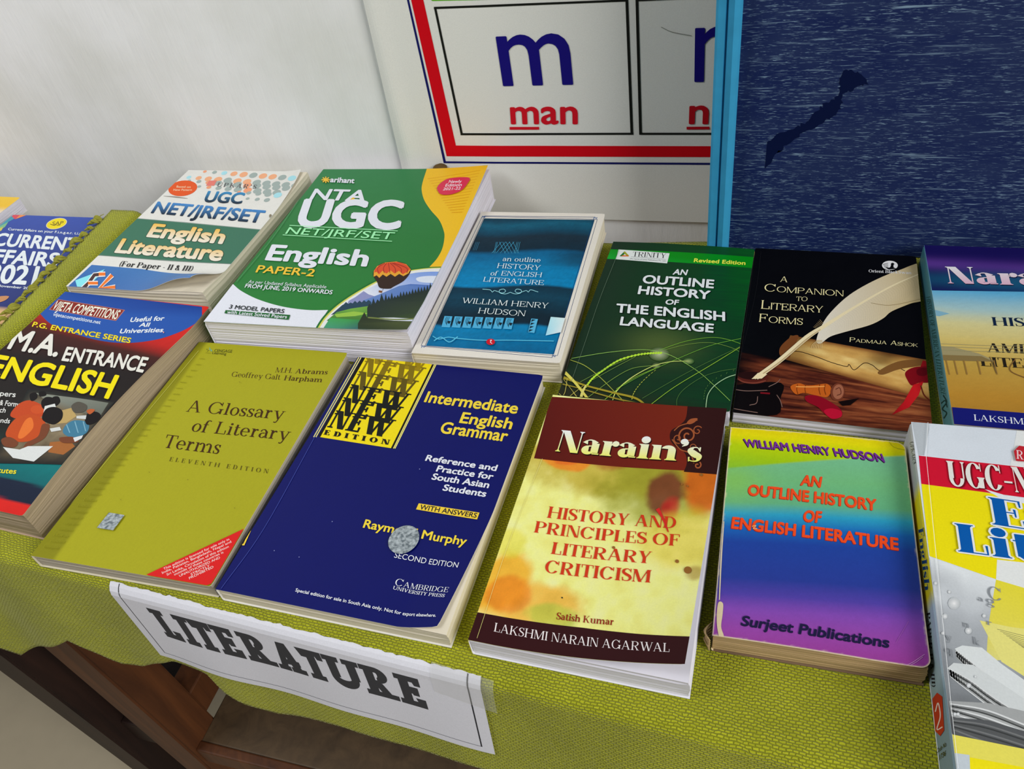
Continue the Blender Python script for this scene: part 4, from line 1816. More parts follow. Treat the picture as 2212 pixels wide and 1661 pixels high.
# balloon
dome = [(1260, 838), (1258, 812), (1275, 778), (1325, 745), (1410, 734), (1480, 748), (1520, 785), (1512, 822), (1470, 872), (1400, 912), (1372, 926), (1305, 920), (1285, 880)]
a.smooth(dome, c(52, 34, 28), 5)
a.poly([(1260, 842), (1262, 800), (1285, 768), (1340, 742), (1420, 735), (1490, 754), (1521, 790), (1505, 818), (1470, 838), (1440, 822), (1410, 842), (1380, 822), (1350, 842), (1325, 826), (1300, 850), (1282, 832)], c(206, 150, 50))
a.poly([(1264, 812), (1270, 790), (1300, 760), (1360, 742), (1430, 738), (1488, 756), (1518, 788), (1498, 806), (1465, 825), (1438, 800), (1408, 820), (1380, 798), (1350, 820), (1322, 800), (1298, 826), (1282, 808)], c(196, 76, 44))
for k in range(6):
    x = 1290 + 40 * k
    a.stroke([(1340 + k * 12, 745), (x, 780), (x + 5, 815)], 5, c(150, 48, 36))
a.stroke([(1330, 924), (1322, 940)], 2, c(60, 40, 30), curve=False)
a.poly([(1298, 938), (1322, 942), (1318, 956), (1296, 952)], c(120, 78, 44))
# lettering
a.text('NTA', (806, 298), (1196, 311), (42, -72), WG, b=.045)
a.poly([(1083, 308), (1140, 310), (1118, 284)], c(222, 174, 40))
a.text('UGC', (708, 484), (1448, 503), (64, -180), WG, b=.075)
LG = c(150, 216, 164)
a.stroke([(670, 482), (1430, 521)], 5, LG, curve=False)
a.stroke([(622, 549), (1390, 594)], 5, LG, curve=False)
a.text('NET/JRF/SET', (638, 541), (1390, 581), (30, -46), LG, b=.012)
a.text('English', (496, 722), (1213, 768), (48, -102), WG, b=.06)
a.text('PAPER-2', (430, 811), (838, 841), (24, -48), c(218, 178, 58), b=.035)
a.text('As per Updated Syllabus Applicable', (378, 888), (926, 926), (10, -22), WG)
a.text('FROM JUNE, 2019 ONWARDS', (354, 919), (968, 967), (12, -26), WG, b=.035)
a.text('3 MODEL PAPERS', (244, 1066), (630, 1099), (11, -26), c(30, 40, 44), b=.03)
a.poly([(213, 1100), (222, 1078), (676, 1112), (664, 1146)], c(28, 96, 46))
a.text('with Latest Solved Papers', (230, 1102), (650, 1137), (8, -22), WG, b=.02)
a.text('arihant', (953, 178), (1124, 186), (8, -34), WG, b=.06)
for k in range(8):
    a.stroke([(925, 163), (925 + 30 * math.cos(k * .785), 163 + 22 * math.sin(k * .785))], 8, c(222, 176, 60), curve=False)
a.smooth([(1708, 215), (1742, 178), (1800, 152), (1930, 148), (1915, 196), (1872, 240), (1800, 266), (1738, 266), (1714, 245)], c(196, 52, 82))
a.text('Newly', (1786, 186), (1876, 184), (8, -20), c(232, 208, 214), b=.02)
a.text('Edition', (1762, 212), (1877, 208), (8, -20), c(232, 208, 214), b=.02)
a.text('2021-22', (1746, 238), (1868, 232), (8, -18), c(232, 208, 214), b=.02)
a.stroke([(872, 95), (560, 560), (300, 880)], 3, c(84, 140, 96))
C_.finish()


# ---- D: turquoise history with white border --------------------------
D_ = Book('cream bordered paperback with a turquoise picture of stacked old books', -.2739, .4532, .98, .1297, .2213, .0223,
          flat(c(206, 201, 192), .015), P_SMOOTH, SATIN, None, lambda a, b: c(200, 196, 188), edge=c(206, 200, 186))
a = D_.art
a.crop = q3


def pic_d(x, y):
    # x right, y up, both 0..1 on the picture
    n = fbm(x * 14, y * 60, 5)
    n2 = fbm(x * 90, y * 120, 8, 3)
    wob = .02 * np.sin(x * 5 + 1)
    lin_ = stops(y + wob, [(0, c(2, 96, 138)), (.15, c(6, 118, 162)), (.165, c(14, 40, 56)), (.22, c(12, 38, 52)), (.36, c(14, 62, 82)), (.43, c(12, 50, 68)), (.445, c(0, 120, 166)),
                           (.56, c(2, 116, 160)), (.70, c(4, 92, 132)), (.73, c(12, 44, 60)), (.84, c(22, 46, 60)), (.88, c(12, 66, 88)), (.95, c(16, 88, 112)), (1, c(12, 60, 80))])
    dark = (sstep(.62, .95, x) * sstep(.58, .64, y) * (1 - sstep(.7, .74, y)))[:, None]
    lin_ = lin_ * (1 - .6 * dark) + np.array(c(14, 50, 66))[None, :] * .6 * dark
    return lin_ * (.72 + .3 * n + .34 * n2)[:, None]


a.patch([(232, 1262), (1300, 1335), (1640, 212), (718, 200)], 70, 110, pic_d)
BLU = c(24, 62, 110)
for (p0, p1, p2, p3) in (((192, 1262), (1330, 1345), (1662, 208), (702, 184)), ((222, 1270), (1285, 1362), (1636, 190), (722, 180))):
    for e0, e1 in ((p0, p1), (p1, p2), (p2, p3), (p3, p0)):
        a.stroke([e0, e1], 3, BLU, curve=False)
for x, y in ((208, 1272), (1298, 1352), (1645, 198), (712, 190)):
    a.stroke([(x - 14, y + 8), (x - 4, y - 8), (x + 8, y + 4), (x + 16, y - 6)], 4, c(40, 96, 150))
LB = c(120, 196, 222)
for k in range(9):
    f = k / 8
    a.stroke([(845 + 140 * f, 398), (835 + 140 * f - 70 + 0, 492)] if k % 2 else [(845 + 140 * f * .8, 398), (835 + 140 * f * .8 + 60, 494)], 3, c(70, 150, 182), curve=False)
for x in (820, 830, 992, 1004, 1018):
    a.stroke([(x, 400), (x - 22, 494)], 3, c(70, 150, 182), curve=False)
for x in (652, 665, 678):
    a.stroke([(x, 400), (x - 26, 470)], 3, c(60, 120, 150), curve=False)
for k in range(7):
    x, y = 388 + 86 * k, 1018 + 3.2 * k
    a.poly([(x, y), (x + 66, y + 3), (x + 44, y + 96), (x - 26, y + 92)], c(78, 160, 196))
    for r in (18, 30, 42):
        a.stroke([(x + 60 - r, y + 8), (x + 44 - r * .9, y + 40), (x + 20, y + 44 + r * .8)], 4, c(18, 52, 70))
    a.poly([(x + 28, y + 40), (x + 54, y + 44), (x + 40, y + 66), (x + 26, y + 60)], c(14, 38, 52))
a.poly([(1112, 1044), (1168, 1048), (1138, 1164), (1085, 1158)], c(86, 166, 200))
for k in range(4):
    a.poly([(1112 - 7 * k + 6, 1050 + 28 * k), (1150 - 7 * k, 1054 + 28 * k), (1110 - 7 * k, 1072 + 28 * k)], c(18, 42, 56))
a.poly([(1275, 1030), (1394, 1040), (1360, 1158), (1232, 1186)], [c(170, 208, 220), c(200, 216, 220), c(204, 212, 214), c(150, 200, 216)])
a.stroke([(290, 1190), (340, 1215), (420, 1200), (500, 1210), (700, 1225), (940, 1225), (1300, 1232)], 8, c(80, 170, 200))
a.stroke([(300, 1230), (360, 1200), (430, 1240), (500, 1195)], 8, c(90, 176, 204))
WD = c(206, 222, 228)
a.text('an outline', (872, 564), (1187, 575), (6, -25), WD, F_TIMESL, ref='x')
a.text('HISTORY', (824, 622), (1186, 641), (11, -40), WD, F_LIGHT)
a.text('of', (770, 684), (830, 687), (12, -38), WD, F_TIMESL)
a.text('ENGLISH', (858, 685), (1197, 700), (11, -38), WD, F_LIGHT)
a.text('LITERATURE', (709, 735), (1214, 766), (11, -38), WD, F_LIGHT)
a.text('WILLIAM HENRY', (530, 914), (1252, 960), (13, -43), WD, F_LIGHT)
a.text('HUDSON', (666, 1000), (1060, 1026), (13, -45), WD, F_LIGHT)
for sg in (-1, 1):
    cx_ = 938
    a.stroke([(cx_, 826), (cx_ + sg * 40, 840), (cx_ + sg * 85, 832), (cx_ + sg * 90, 808), (cx_ + sg * 55, 800), (cx_ + sg * 40, 818), (cx_ + sg * 70, 832), (cx_ + sg * 130, 812), (cx_ + sg * 150, 824), (cx_ + sg * 170, 806), (cx_ + sg * 232, 812 + sg * 12)], 4, c(150, 206, 224))
a.ell(774, 1240, 36, 26, c(186, 24, 44))
a.stroke([(768, 1228), (782, 1226), (772, 1242), (786, 1254)], 5, WD)
D_.finish()


# ---- E: dark green language history ----------------------------------
def def_e(s, t):
    return (0, 0, .0035 * (1 - t) ** 3 * s + .0012 * math.sin(s * math.pi) * t)


def bg_e(u, v):
    st_ = fbm(u * 5, v * 160, 4)
    k = np.clip(.10 + .62 * u * (.35 + .65 * sstep(.15, .9, v)) + .3 * (st_ - .5) * u, 0, 1)
    col = stops(k, [(0, c(24, 42, 34)), (.5, c(16, 66, 34)), (1, c(8, 100, 34))])
    brown = (1 - sstep(.0, .16, v + .12 * u))[:, None]
    col = col * (1 - brown * .7) + np.array(c(44, 36, 24))[None, :] * brown * .7
    gl = np.exp(-(((u - .52) / .22) ** 2 + ((v - .33) / .1) ** 2))[:, None]
    return col + gl * np.array(c(92, 98, 44)) * .55


E_ = Book('dark green paperback with white capitals and thin glowing curved lines', -.1415, .4291, -1.81, .1323, .2150, .012,
          bg_e, P_WHITE, GLOSS, def_e, lambda a, b: c(22, 44, 34), ng=(60, 140), edge=c(190, 194, 190))
a = E_.art
a.crop = q4
a.poly([(545, 152), (1800, 221), (1780, 314), (515, 234)], [c(8, 130, 30), c(10, 128, 24), c(10, 128, 24), c(12, 150, 50)])
a.poly([(618, 154), (1054, 187), (1032, 273), (594, 237)], c(204, 208, 206))
a.text('TRINITY', (735, 213), (1022, 229), (8, -40), c(30, 30, 32), F_TIMES)
a.stroke([(725, 217), (1020, 240)], 2, c(90, 90, 90), curve=False)
a.text('(An Imprint of Laxmi Publications Pvt. Ltd.)', (715, 237), (1022, 258), (2, -10), c(60, 60, 62))
a.poly([(626, 212), (668, 170), (682, 178), (650, 214)], c(40, 110, 50))
a.poly([(670, 170), (708, 208), (692, 214), (660, 182)], c(150, 150, 40))
a.poly([(640, 214), (652, 204), (700, 206), (706, 214)], c(200, 90, 30))
a.text('Revised Edition', (1259, 262), (1700, 287), (6, -31), c(216, 222, 80), b=.045)
OUTL = (c(14, 30, 22), .035)
for txt, p, r_, vv in (('AN', (1078, 368), (1198, 374), (16, -44)), ('OUTLINE', (818, 441), (1430, 486), (14, -66)), ('HISTORY', (780, 534), (1398, 580), (14, -66)),
                       ('OF', (1014, 624), (1128, 629), (10, -40)), ('THE ENGLISH', (592, 691), (1528, 766), (10, -70)), ('LANGUAGE', (626, 801), (1428, 866), (14, -68))):
    a.text(txt, p, r_, vv, c(206, 210, 212), b=.055, out=OUTL, shadow=(c(10, 24, 18), (.012, -.06)))
L1, L2, L3 = c(150, 190, 60), c(120, 150, 70), c(86, 122, 62)
a.glow(965, 1050, 90, 60, c(176, 184, 150), c(60, 84, 40))
a.glow(1215, 1112, 50, 28, c(150, 166, 110), c(36, 78, 36))
a.glow(940, 1150, 40, 26, c(150, 166, 110), c(44, 62, 36))
a.stroke([(215, 1088), (500, 1040), (760, 1015), (920, 1022), (1080, 1070), (1290, 1195), (1440, 1325), (1570, 1450)], 4, c(140, 180, 90))
a.stroke([(205, 1100), (330, 1150), (460, 1250), (600, 1390), (680, 1475)], 6, c(150, 160, 70))
bead = catmull([(340, 1330), (400, 1255), (500, 1180), (620, 1105), (760, 1062), (880, 1045), (980, 1042)], 9)
a.stroke([tuple(p) for p in bead], [4, 14, 14, 13, 11, 10, 8], L1, curve=False)
for k, p in enumerate(bead[::2]):
    a.ell(p[0], p[1], 12, 9, c(170, 206, 60), -35, 10, up=(k == 0))
for pts, w_, col in (([(400, 1270), (560, 1180), (760, 1075)], 3, L2), ([(960, 1020), (1180, 945), (1400, 910), (1540, 925), (1680, 970)], 3.5, c(120, 170, 60)),
                     ([(960, 1030), (1200, 970), (1400, 955), (1560, 990), (1660, 1035)], 3, L2), ([(620, 1340), (820, 1230), (1080, 1110), (1400, 980), (1680, 915)], 3.5, c(110, 164, 60)),
                     ([(820, 1430), (1060, 1290), (1300, 1160), (1660, 985)], 3, L3), ([(870, 1500), (1100, 1330), (1400, 1150), (1660, 990)], 4, L1),
                     ([(290, 1290), (500, 1180), (700, 1090)], 3, L2), ([(360, 1420), (560, 1270), (720, 1180), (860, 1155), (940, 1150)], 4, L2),
                     ([(560, 1470), (600, 1370), (720, 1260), (900, 1160), (1060, 1118), (1210, 1112)], [5, 9, 8, 6, 6, 4], c(184, 196, 110)), ([(600, 1350), (760, 1250), (940, 1170)], 3, L1),
                     ([(1115, 1510), (1120, 1430), (1180, 1350), (1330, 1250), (1480, 1200), (1620, 1178)], 3, L3),
                     ([(1362, 1540), (1368, 1460), (1385, 1390), (1440, 1320), (1540, 1255), (1650, 1220)], 7, c(150, 180, 140)),
                     ([(470, 1465), (640, 1330)], 4, L1), ([(180, 1430), (320, 1320)], 4, c(170, 160, 80)), ([(110, 1390), (170, 1440)], 5, c(170, 160, 80)), ([(150, 1270), (280, 1440)], 4, c(170, 160, 80)),
                     ([(230, 1380), (300, 1470)], 4, c(170, 160, 80))):
    a.stroke(pts, w_, col)
for k in range(13):
    f = k / 12
    x, y = 730 + 190 * f ** 1.6, 1440 - 240 * f
    a.stroke([(x, y), (x + 6 + 10 * f, y - 12)], 7 - 4 * f, c(170, 176, 70), curve=False, up=(k == 0))
for k in range(12):
    f = k / 11
    a.stroke([(1345 + 60 * f ** 2 + 190 * f ** 3, 1440 - 240 * f), (1349 + 64 * f ** 2 + 190 * f ** 3, 1428 - 240 * f)], 3.5, L3, curve=False, up=(k == 0))
YG = c(182, 170, 60)
a.stroke([(95, 1240), (180, 1265), (330, 1320), (560, 1380), (760, 1430), (860, 1500)], [26, 22, 14, 16, 18, 16], c(150, 136, 44))
a.stroke([(140, 1310), (300, 1350), (560, 1425), (800, 1480)], [10, 8, 12, 14], c(140, 126, 44))
a.stroke([(160, 1210), (240, 1290), (320, 1390), (380, 1470)], [26, 22, 20, 24], c(196, 188, 90))
a.stroke([(340, 1320), (310, 1380), (290, 1460)], [14, 22, 26], c(196, 190, 110))
a.stroke([(120, 1440), (160, 1380), (180, 1260)], 4, c(190, 180, 90))
a.stroke([(625, 160), (455, 590), (330, 960), (215, 1290)], 2.5, c(96, 112, 96))
E_.finish()


# ---- F: black companion with quill -----------------------------------
F_ = Book('black paperback picturing a white quill, a scroll and an ink bottle', -.0072, .4298, -1.44, .1351, .2141, .0105,
          flat(c(8, 8, 10), .3), P_WHITE, GLOSS, None, lambda a, b: c(8, 8, 10), edge=c(150, 150, 150))
a = F_.art
a.crop = q5


def wood_f(x, y):
    n = fbm(x * 5 + y, y * 46 - x * 5, 7)
    k = np.clip(n * 1.1 - .15 + .35 * x, 0, 1)
    col = stops(k, [(0, c(20, 8, 8)), (.4, c(74, 32, 22)), (.75, c(124, 66, 40)), (1, c(150, 92, 56))])
    fade = np.clip(sstep(0, .18, x) * (1 - sstep(.86, 1.0, y)) + .12, 0, 1)
    return col * fade[:, None] + np.array(c(10, 6, 6)) * (1 - fade[:, None])


a.patch([(40, 1350), (1560, 1480), (1540, 1170), (120, 880)], 90, 50, wood_f)


def scroll_f(x, y):
    n = fbm(x * 9, y * 7, 3)
    k = np.sin(np.clip(y, 0, 1) * math.pi) ** .6
    col = stops(np.clip(.25 + .75 * k * (.55 + .6 * n), 0, 1), [(0, c(52, 26, 14)), (.45, c(140, 96, 50)), (.75, c(190, 150, 84)), (1, c(214, 186, 120))])
    sh = np.exp(-(((x - .62 - .22 * (y - .5)) / .1) ** 2)) * sstep(.25, .75, y)
    lf = sstep(0, .35, x) * .5 + .5
    return col * ((1 - .55 * sh) * lf)[:, None]


a.patch([(430, 930), (1545, 1245), (1520, 945), (500, 760)], 70, 36, scroll_f)
a.smooth([(420, 900), (425, 850), (470, 800), (520, 765), (560, 770), (520, 860), (490, 930), (450, 930)], c(110, 66, 34))
a.stroke([(460, 885), (560, 880), (680, 915), (800, 960), (910, 990), (930, 975), (968, 1015), (1040, 965), (1100, 980), (1160, 1020), (1250, 985), (1340, 1022)], 5, c(44, 22, 12))
a.smooth([(1140, 1032), (1220, 980), (1330, 945), (1500, 940), (1500, 975), (1300, 1010), (1180, 1050)], c(120, 84, 44))
# seal and ribbon
RD = c(124, 16, 26)
a.poly([(1470, 945), (1530, 960), (1530, 1015), (1450, 1000)], c(150, 24, 30))
a.smooth([(1340, 1040), (1380, 1005), (1450, 990), (1530, 1000), (1530, 1100), (1440, 1110), (1390, 1130), (1360, 1095)], RD)
a.smooth([(1430, 1010), (1490, 1000), (1520, 1030), (1480, 1060), (1430, 1050)], c(96, 10, 20))
a.poly([(1400, 1125), (1475, 1100), (1440, 1200), (1370, 1290), (1240, 1348), (1330, 1250)], [c(190, 30, 36), c(170, 24, 30), c(190, 36, 40), c(176, 28, 34), c(130, 20, 24), c(170, 26, 32)])
a.stroke([(1455, 1130), (1480, 1200), (1535, 1250)], 10, c(100, 40, 24))
# ink bottle
a.smooth([(95, 1130), (430, 1110), (425, 1230), (400, 1345), (90, 1335), (88, 1240)], c(14, 8, 8), 4)
a.ell(220, 1072, 118, 46, c(84, 34, 26), 3)
a.ell(215, 1058, 100, 30, c(40, 16, 14), 3)
a.stroke([(112, 1080), (160, 1105), (240, 1112), (320, 1095)], 10, c(120, 62, 48))
for pts in ([(95, 1160), (180, 1170), (330, 1165)], [(260, 1210), (250, 1260), (200, 1275)], [(340, 1140), (400, 1110), (425, 1085)], [(400, 1200), (425, 1240), (440, 1290)], [(85, 1300), (150, 1312), (260, 1330)]):
    a.stroke(pts, 5, c(124, 100, 92))
a.stroke([(280, 1185), (350, 1190)], 12, c(110, 20, 30), curve=False)
# wax stick handle and seal stamp
a.smooth([(500, 1140), (560, 1115), (620, 1130), (700, 1125), (770, 1120), (800, 1160), (770, 1215), (690, 1205), (600, 1185), (540, 1195)], c(178, 92, 30))
for x in (552, 612, 715, 755):
    a.stroke([(x, 1122), (x - 6, 1160), (x + 4, 1200)], 6, c(120, 56, 16))
a.stroke([(540, 1140), (640, 1142), (750, 1138)], 7, c(222, 150, 80))
a.ell(845, 1180, 52, 66, c(110, 58, 40), 8)
a.ell(850, 1178, 40, 54, c(150, 96, 72), 8)
a.stroke([(830, 1160), (860, 1150), (870, 1190), (840, 1205)], 6, c(96, 50, 36))
a.smooth([(610, 1210), (690, 1205), (790, 1250), (870, 1310), (870, 1360), (800, 1372), (740, 1330), (700, 1290), (620, 1250)], c(130, 14, 34))
a.smooth([(745, 1320), (800, 1300), (870, 1320), (870, 1362), (800, 1375)], c(170, 20, 50))
a.poly([(850, 1250), (1005, 1225), (940, 1275), (880, 1282)], c(22, 10, 8))
# quill
FE = [(730, 690), (800, 590), (930, 470), (1100, 370), (1290, 290), (1480, 245), (1500, 480), (1370, 535), (1240, 590), (1180, 640), (1080, 690), (900, 740), (790, 775), (720, 825), (690, 800)]
q = [tuple(p) for p in catmull(FE, 5, True)]
a.poly(q, [mixc(c(206, 200, 186), c(190, 172, 128), min(1, max(0, (x - 700) / 700))) for x, y in q])
r_ = np.random.RandomState(3)
for k in range(46):
    f = k / 45
    x, y = 760 + 700 * f, 690 - 405 * f
    g = r_.uniform(.98, 1.03)
    a.stroke([(x, y), (x + 40, y + 20 + 30 * math.sin(f * 3)), (x + 40 - 10 * f, y + 60 + 100 * math.sin(f * 3))], 3, tuple(v * g for v in mixc(c(200, 192, 174), c(180, 160, 116), f)), up=(k == 0))
a.stroke([(250, 1075), (420, 950), (620, 780), (760, 690), (1000, 540), (1250, 400), (1480, 300)], [34, 36, 36, 26, 16, 11, 7], c(216, 202, 166))
a.stroke([(240, 1085), (420, 962), (610, 800), (720, 722)], [8, 10, 10, 4], c(176, 156, 118))
a.poly([(215, 1085), (262, 1040), (330, 1050), (290, 1082)], c(214, 200, 164))
a.stroke([(1090, 528), (1200, 545), (1300, 535), (1450, 500)], 3, c(140, 122, 84))
for k in range(7):
    a.stroke([(700 + 5 * k, 800), (665 + 11 * k, 830), (652 + 13 * k, 860)], 3, c(196, 176, 130), up=(k == 0))
    a.stroke([(740 - 9 * k, 680 + 5 * k), (715 - 8 * k, 650 + 9 * k)], 2.5, c(150, 130, 96), up=False)
CR = c(222, 206, 158)
a.text('A', (424, 373), (476, 376), (5, -40), CR, F_ROMAN)
a.text('Companion', (307, 441), (889, 480), (6, -54), CR, F_ROMAN, small=True)
a.text('TO', (540, 513), (623, 515), (3, -31), CR, F_ROMAN)
a.text('Literary', (284, 570), (738, 601), (6, -62), CR, F_ROMAN, small=True)
a.text('Forms', (269, 667), (589, 690), (6, -60), CR, F_ROMAN, small=True)
a.text('Padmaja', (931, 813), (1203, 833), (3, -32), CR, F_ROMAN, small=True)
a.text('Ashok', (1232, 836), (1432, 852), (3, -32), CR, F_ROMAN, small=True)
a.text('Orient BlackSwan', (1072, 304), (1386, 318), (1, -20), c(214, 214, 214), F_CLARB)
a.ell(1228, 254, 58, 34, c(214, 214, 214))
a.smooth([(1200, 268), (1225, 270), (1235, 255), (1236, 240), (1250, 235), (1262, 245), (1255, 250), (1256, 268), (1270, 278), (1220, 284)], c(10, 10, 12))
for k in range(5):
    a.stroke([(1175 + 4 * k, 246 + 7 * k), (1215, 238 + 9 * k)], 3, c(10, 10, 12), curve=False)
a.stroke([(285, 150), (240, 480), (120, 1000), (75, 1340)], 1.5, c(34, 34, 38))
F_.finish()


# ---- G: watercolour criticism with curled cover ------------------------
def def_g(s, t):
    k = max(0, s - .12) / .88
    m = (1 - t)
    z = .020 * k ** 2.0 * m ** 1.5 + .0045 * k * k * t * t
    return (-.0035 * k * k * m ** 1.2, .0015 * k * m, z)


def bg_g(u, v):
    n = fbm(u * 5, v * 7, 11)
    n2 = fbm(u * 16, v * 22, 13)
    base = stops(n2, [(0, c(208, 202, 110)), (.5, c(222, 216, 134)), (1, c(228, 224, 156))])
    def blob(cu, cv, ru, rv, col, k=1.0, e=.25):
        nonlocal base
        d = ((u - cu) / ru) ** 2 + ((v - cv) / rv) ** 2 + (n - .5) * 1.6 + (n2 - .5) * .5
        m = (1 - sstep(1 - e, 1 + e, d))[:, None] * k
        base = base * (1 - m) + np.array(col)[None, :] * m * (.82 + .36 * n2[:, None])
    blob(.62, .70, .60, .14, c(176, 154, 40), .8, .5)
    blob(.75, .62, .34, .15, c(136, 138, 34), .75, .6)
    blob(.98, .68, .14, .16, c(196, 92, 26), .85, .5)
    blob(.22, .735, .15, .075, c(212, 130, 40), .9)
    blob(.2, .735, .09, .05, c(206, 88, 36), .6)
    blob(.42, .73, .10, .06, c(150, 70, 34), .7, .5)
    blob(.76, .60, .10, .09, c(110, 34, 40), .85, .4)
    blob(.80, .545, .05, .05, c(176, 40, 36), .8, .5)
    blob(.9, .42, .2, .12, c(206, 186, 60), .6, .6)
    blob(.06, .22, .14, .10, c(216, 160, 36), .9, .4)
    blob(.2, .15, .28, .07, c(216, 160, 50), .8, .5)
    blob(.12, .17, .10, .06, c(204, 110, 28), .6, .5)
    blob(.36, .115, .12, .04, c(164, 178, 70), .7, .5)
    blob(.04, .34, .09, .06, c(204, 196, 70), .7, .4)
    blob(.97, .30, .05, .03, c(150, 110, 50), .6, .5)
    return base


G_ = Book('dark red and yellow watercolour paperback whose front cover curls up at the lower right', -.1469, .2115, -.9, .1321, .2127, .0173,
          bg_g, P_WHITE, SATIN, def_g, lambda a, b: c(214, 202, 84), ng=(110, 170), edge=c(206, 206, 210))
a = G_.art
a.crop = qG
a.poly([(500, 40), (1400, 80), (1346, 425), (880, 402), (412, 356)], [c(92, 24, 20), c(120, 44, 24), c(118, 40, 24), c(110, 34, 22), c(84, 22, 18)])
q = [tuple(p) for p in catmull([(1200, 80), (1190, 150), (1160, 185), (1115, 215), (1110, 260), (1140, 300), (1185, 330), (1195, 380), (1180, 425)], 6)]
a.poly(q + [(1360, 440), (1420, 80)], c(50, 20, 20))
OC = c(150, 84, 50)
def spiral(cx_, cy_, r0, a0, turns, w_, sg=1):
    n = 22
    a.stroke([(cx_ + r0 * (1 - .85 * k / n) * math.cos(a0 + sg * turns * 6.28 * k / n), cy_ + r0 * (1 - .85 * k / n) * math.sin(a0 + sg * turns * 6.28 * k / n)) for k in range(n + 1)], w_, OC, n=3)
spiral(1200, 240, 48, 2.4, 1.5, 8)
spiral(1250, 215, 26, -.6, 1.2, 5, -1)
spiral(1150, 255, 26, 1.2, 1.2, 5)
spiral(1250, 392, 24, 3.6, 1.3, 7)
spiral(1225, 300, 20, .4, 1.2, 4, -1)
a.stroke([(1130, 215), (1160, 190), (1210, 175), (1250, 160)], 5, OC)
a.smooth([(1195, 175), (1215, 155), (1250, 152), (1235, 172), (1210, 182)], OC)
a.stroke([(1120, 260), (1160, 310), (1210, 330), (1230, 370)], 6, OC)
DK = c(52, 16, 20)
a.poly([(124, 1146), (660, 1225), (960, 1258), (1240, 1276), (1240, 1450), (700, 1420), (40, 1300)], DK)
a.text("Narain's", (520, 320), (1268, 376), (34, -108), c(222, 214, 110), F_FAT, col2=c(214, 216, 218), sp=-.03, shadow=(c(40, 12, 10), (.008, -.05)))
RT = c(190, 58, 28)
a.text('HISTORY AND', (477, 661), (1137, 716), (13, -58), RT, F_TIMESB)
a.text('PRINCIPLES OF', (410, 736), (1154, 806), (13, -58), RT, F_TIMESB)
a.text('LITERARY', (497, 846), (1010, 896), (13, -60), RT, F_TIMESB)
a.text('CRITICISM', (464, 941), (1008, 994), (13, -63), RT, F_TIMESB)
a.text('Satish Kumar', (525, 1182), (818, 1212), (6, -35), c(140, 40, 24), F_CLARB)
a.text('LAKSHMI NARAIN AGARWAL', (205, 1244), (1106, 1350), (8, -44), c(214, 206, 206), F_TIMES)
a.stroke([(1045, 615), (1075, 670), (1100, 735)], [20, 12, 6], c(190, 44, 40))
for x, y, r_ in ((1145, 885, 10), (1200, 930, 20), (1170, 490, 6), (1270, 442, 8), (1200, 500, 5), (820, 815, 8)):
    a.ell(x, y, r_, r_ * .9, c(140, 96, 44))
a.ell(556, 1072, 4, 4, c(30, 50, 40))
a.stroke([(455, 360), (280, 800), (120, 1280)], 2, c(196, 190, 120))
G_.finish()


# ---- H: rainbow worn paperback ----------------------------------------
def bg_h(u, v):
    # the printed bands run a little uphill to the right
    s_ = v - .06 * (u - .5)
    n = fbm(u * 60, v * 90, 4, 3)
    col = stops(s_, [(0, c(140, 62, 140)), (.06, c(138, 68, 150)), (.14, c(122, 72, 160)), (.20, c(78, 64, 150)), (.27, c(42, 60, 138)), (.43, c(34, 66, 144)), (.50, c(28, 96, 166)),
                     (.565, c(46, 146, 176)), (.62, c(96, 162, 122)), (.74, c(108, 170, 118)), (.86, c(112, 172, 132)), (1.0, c(116, 176, 146))])
    line = .765 + .165 * u
    top = sstep(-.006, .006, v - line)[:, None]
    up = stops(v, [(.76, c(126, 172, 24)), (.9, c(170, 190, 12)), (.96, c(206, 198, 12)), (1, c(206, 190, 14))])
    col = col * (1 - top) + up * top
    yg = np.exp(-(((u - .05) / .16) ** 2 + ((v - .70) / .10) ** 2))[:, None]
    col = col * (1 - .6 * yg) + np.array(c(130, 180, 70)) * .6 * yg
    col = col * (.95 + .1 * n[:, None])
    ed = np.minimum(np.minimum(u, 1 - u) * .115, np.minimum(v, 1 - v) * .166)
    worn = (1 - sstep(.0002, .0011, ed + .0012 * (fbm(u * 40, v * 60, 21, 3) - .42)))[:, None]
    return col * (1 - worn) + np.array(c(206, 194, 160)) * worn


def def_h(s, t):
    k = max(0, s - .75) / .25 * max(0, 1 - t / .2)
    return (0, 0, .0015 * k + .0012 * math.sin(s * math.pi))


H_ = Book('worn small rainbow coloured paperback with orange hand drawn capitals', -.0058, .2414, .61, .1149, .166, .0182,
          bg_h, P_OLD, SATIN, def_h, lambda a, b: mixc(c(120, 112, 96), c(60, 54, 50), .5 + .5 * math.sin(a * 40)), ng=(120, 170), edge=c(200, 184, 150), back_col=c(120, 100, 80), round_c=.006)
a = H_.art
a.crop = qH
a.text('WILLIAM HENRY HUDSON', (283, 219), (1070, 307), (-10, -42), c(112, 50, 140), b=.055, shadow=(c(40, 20, 50), (-.006, -.10)))
OR_ = c(214, 76, 34)
SH = c(150, 40, 20)
a.text('AN', (594, 434), (708, 447), (11, -55), OR_, b=.06, shadow=(SH, (-.03, -.05)))
a.text('OUTLINE HISTORY', (298, 490), (1022, 578), (7, -57), OR_, b=.06, shadow=(SH, (-.004, -.05)))
a.text('OF', (608, 638), (710, 646), (8, -60), OR_, b=.06, shadow=(SH, (-.03, -.05)))
a.text('ENGLISH LITERATURE', (206, 676), (1146, 801), (8, -60), OR_, b=.06, shadow=(SH, (-.003, -.05)))
a.text('Surjeet Publications', (257, 1222), (1090, 1348), (14, -52), c(32, 28, 62), b=.06, shadow=(c(90, 50, 120), (-.003, .05)))
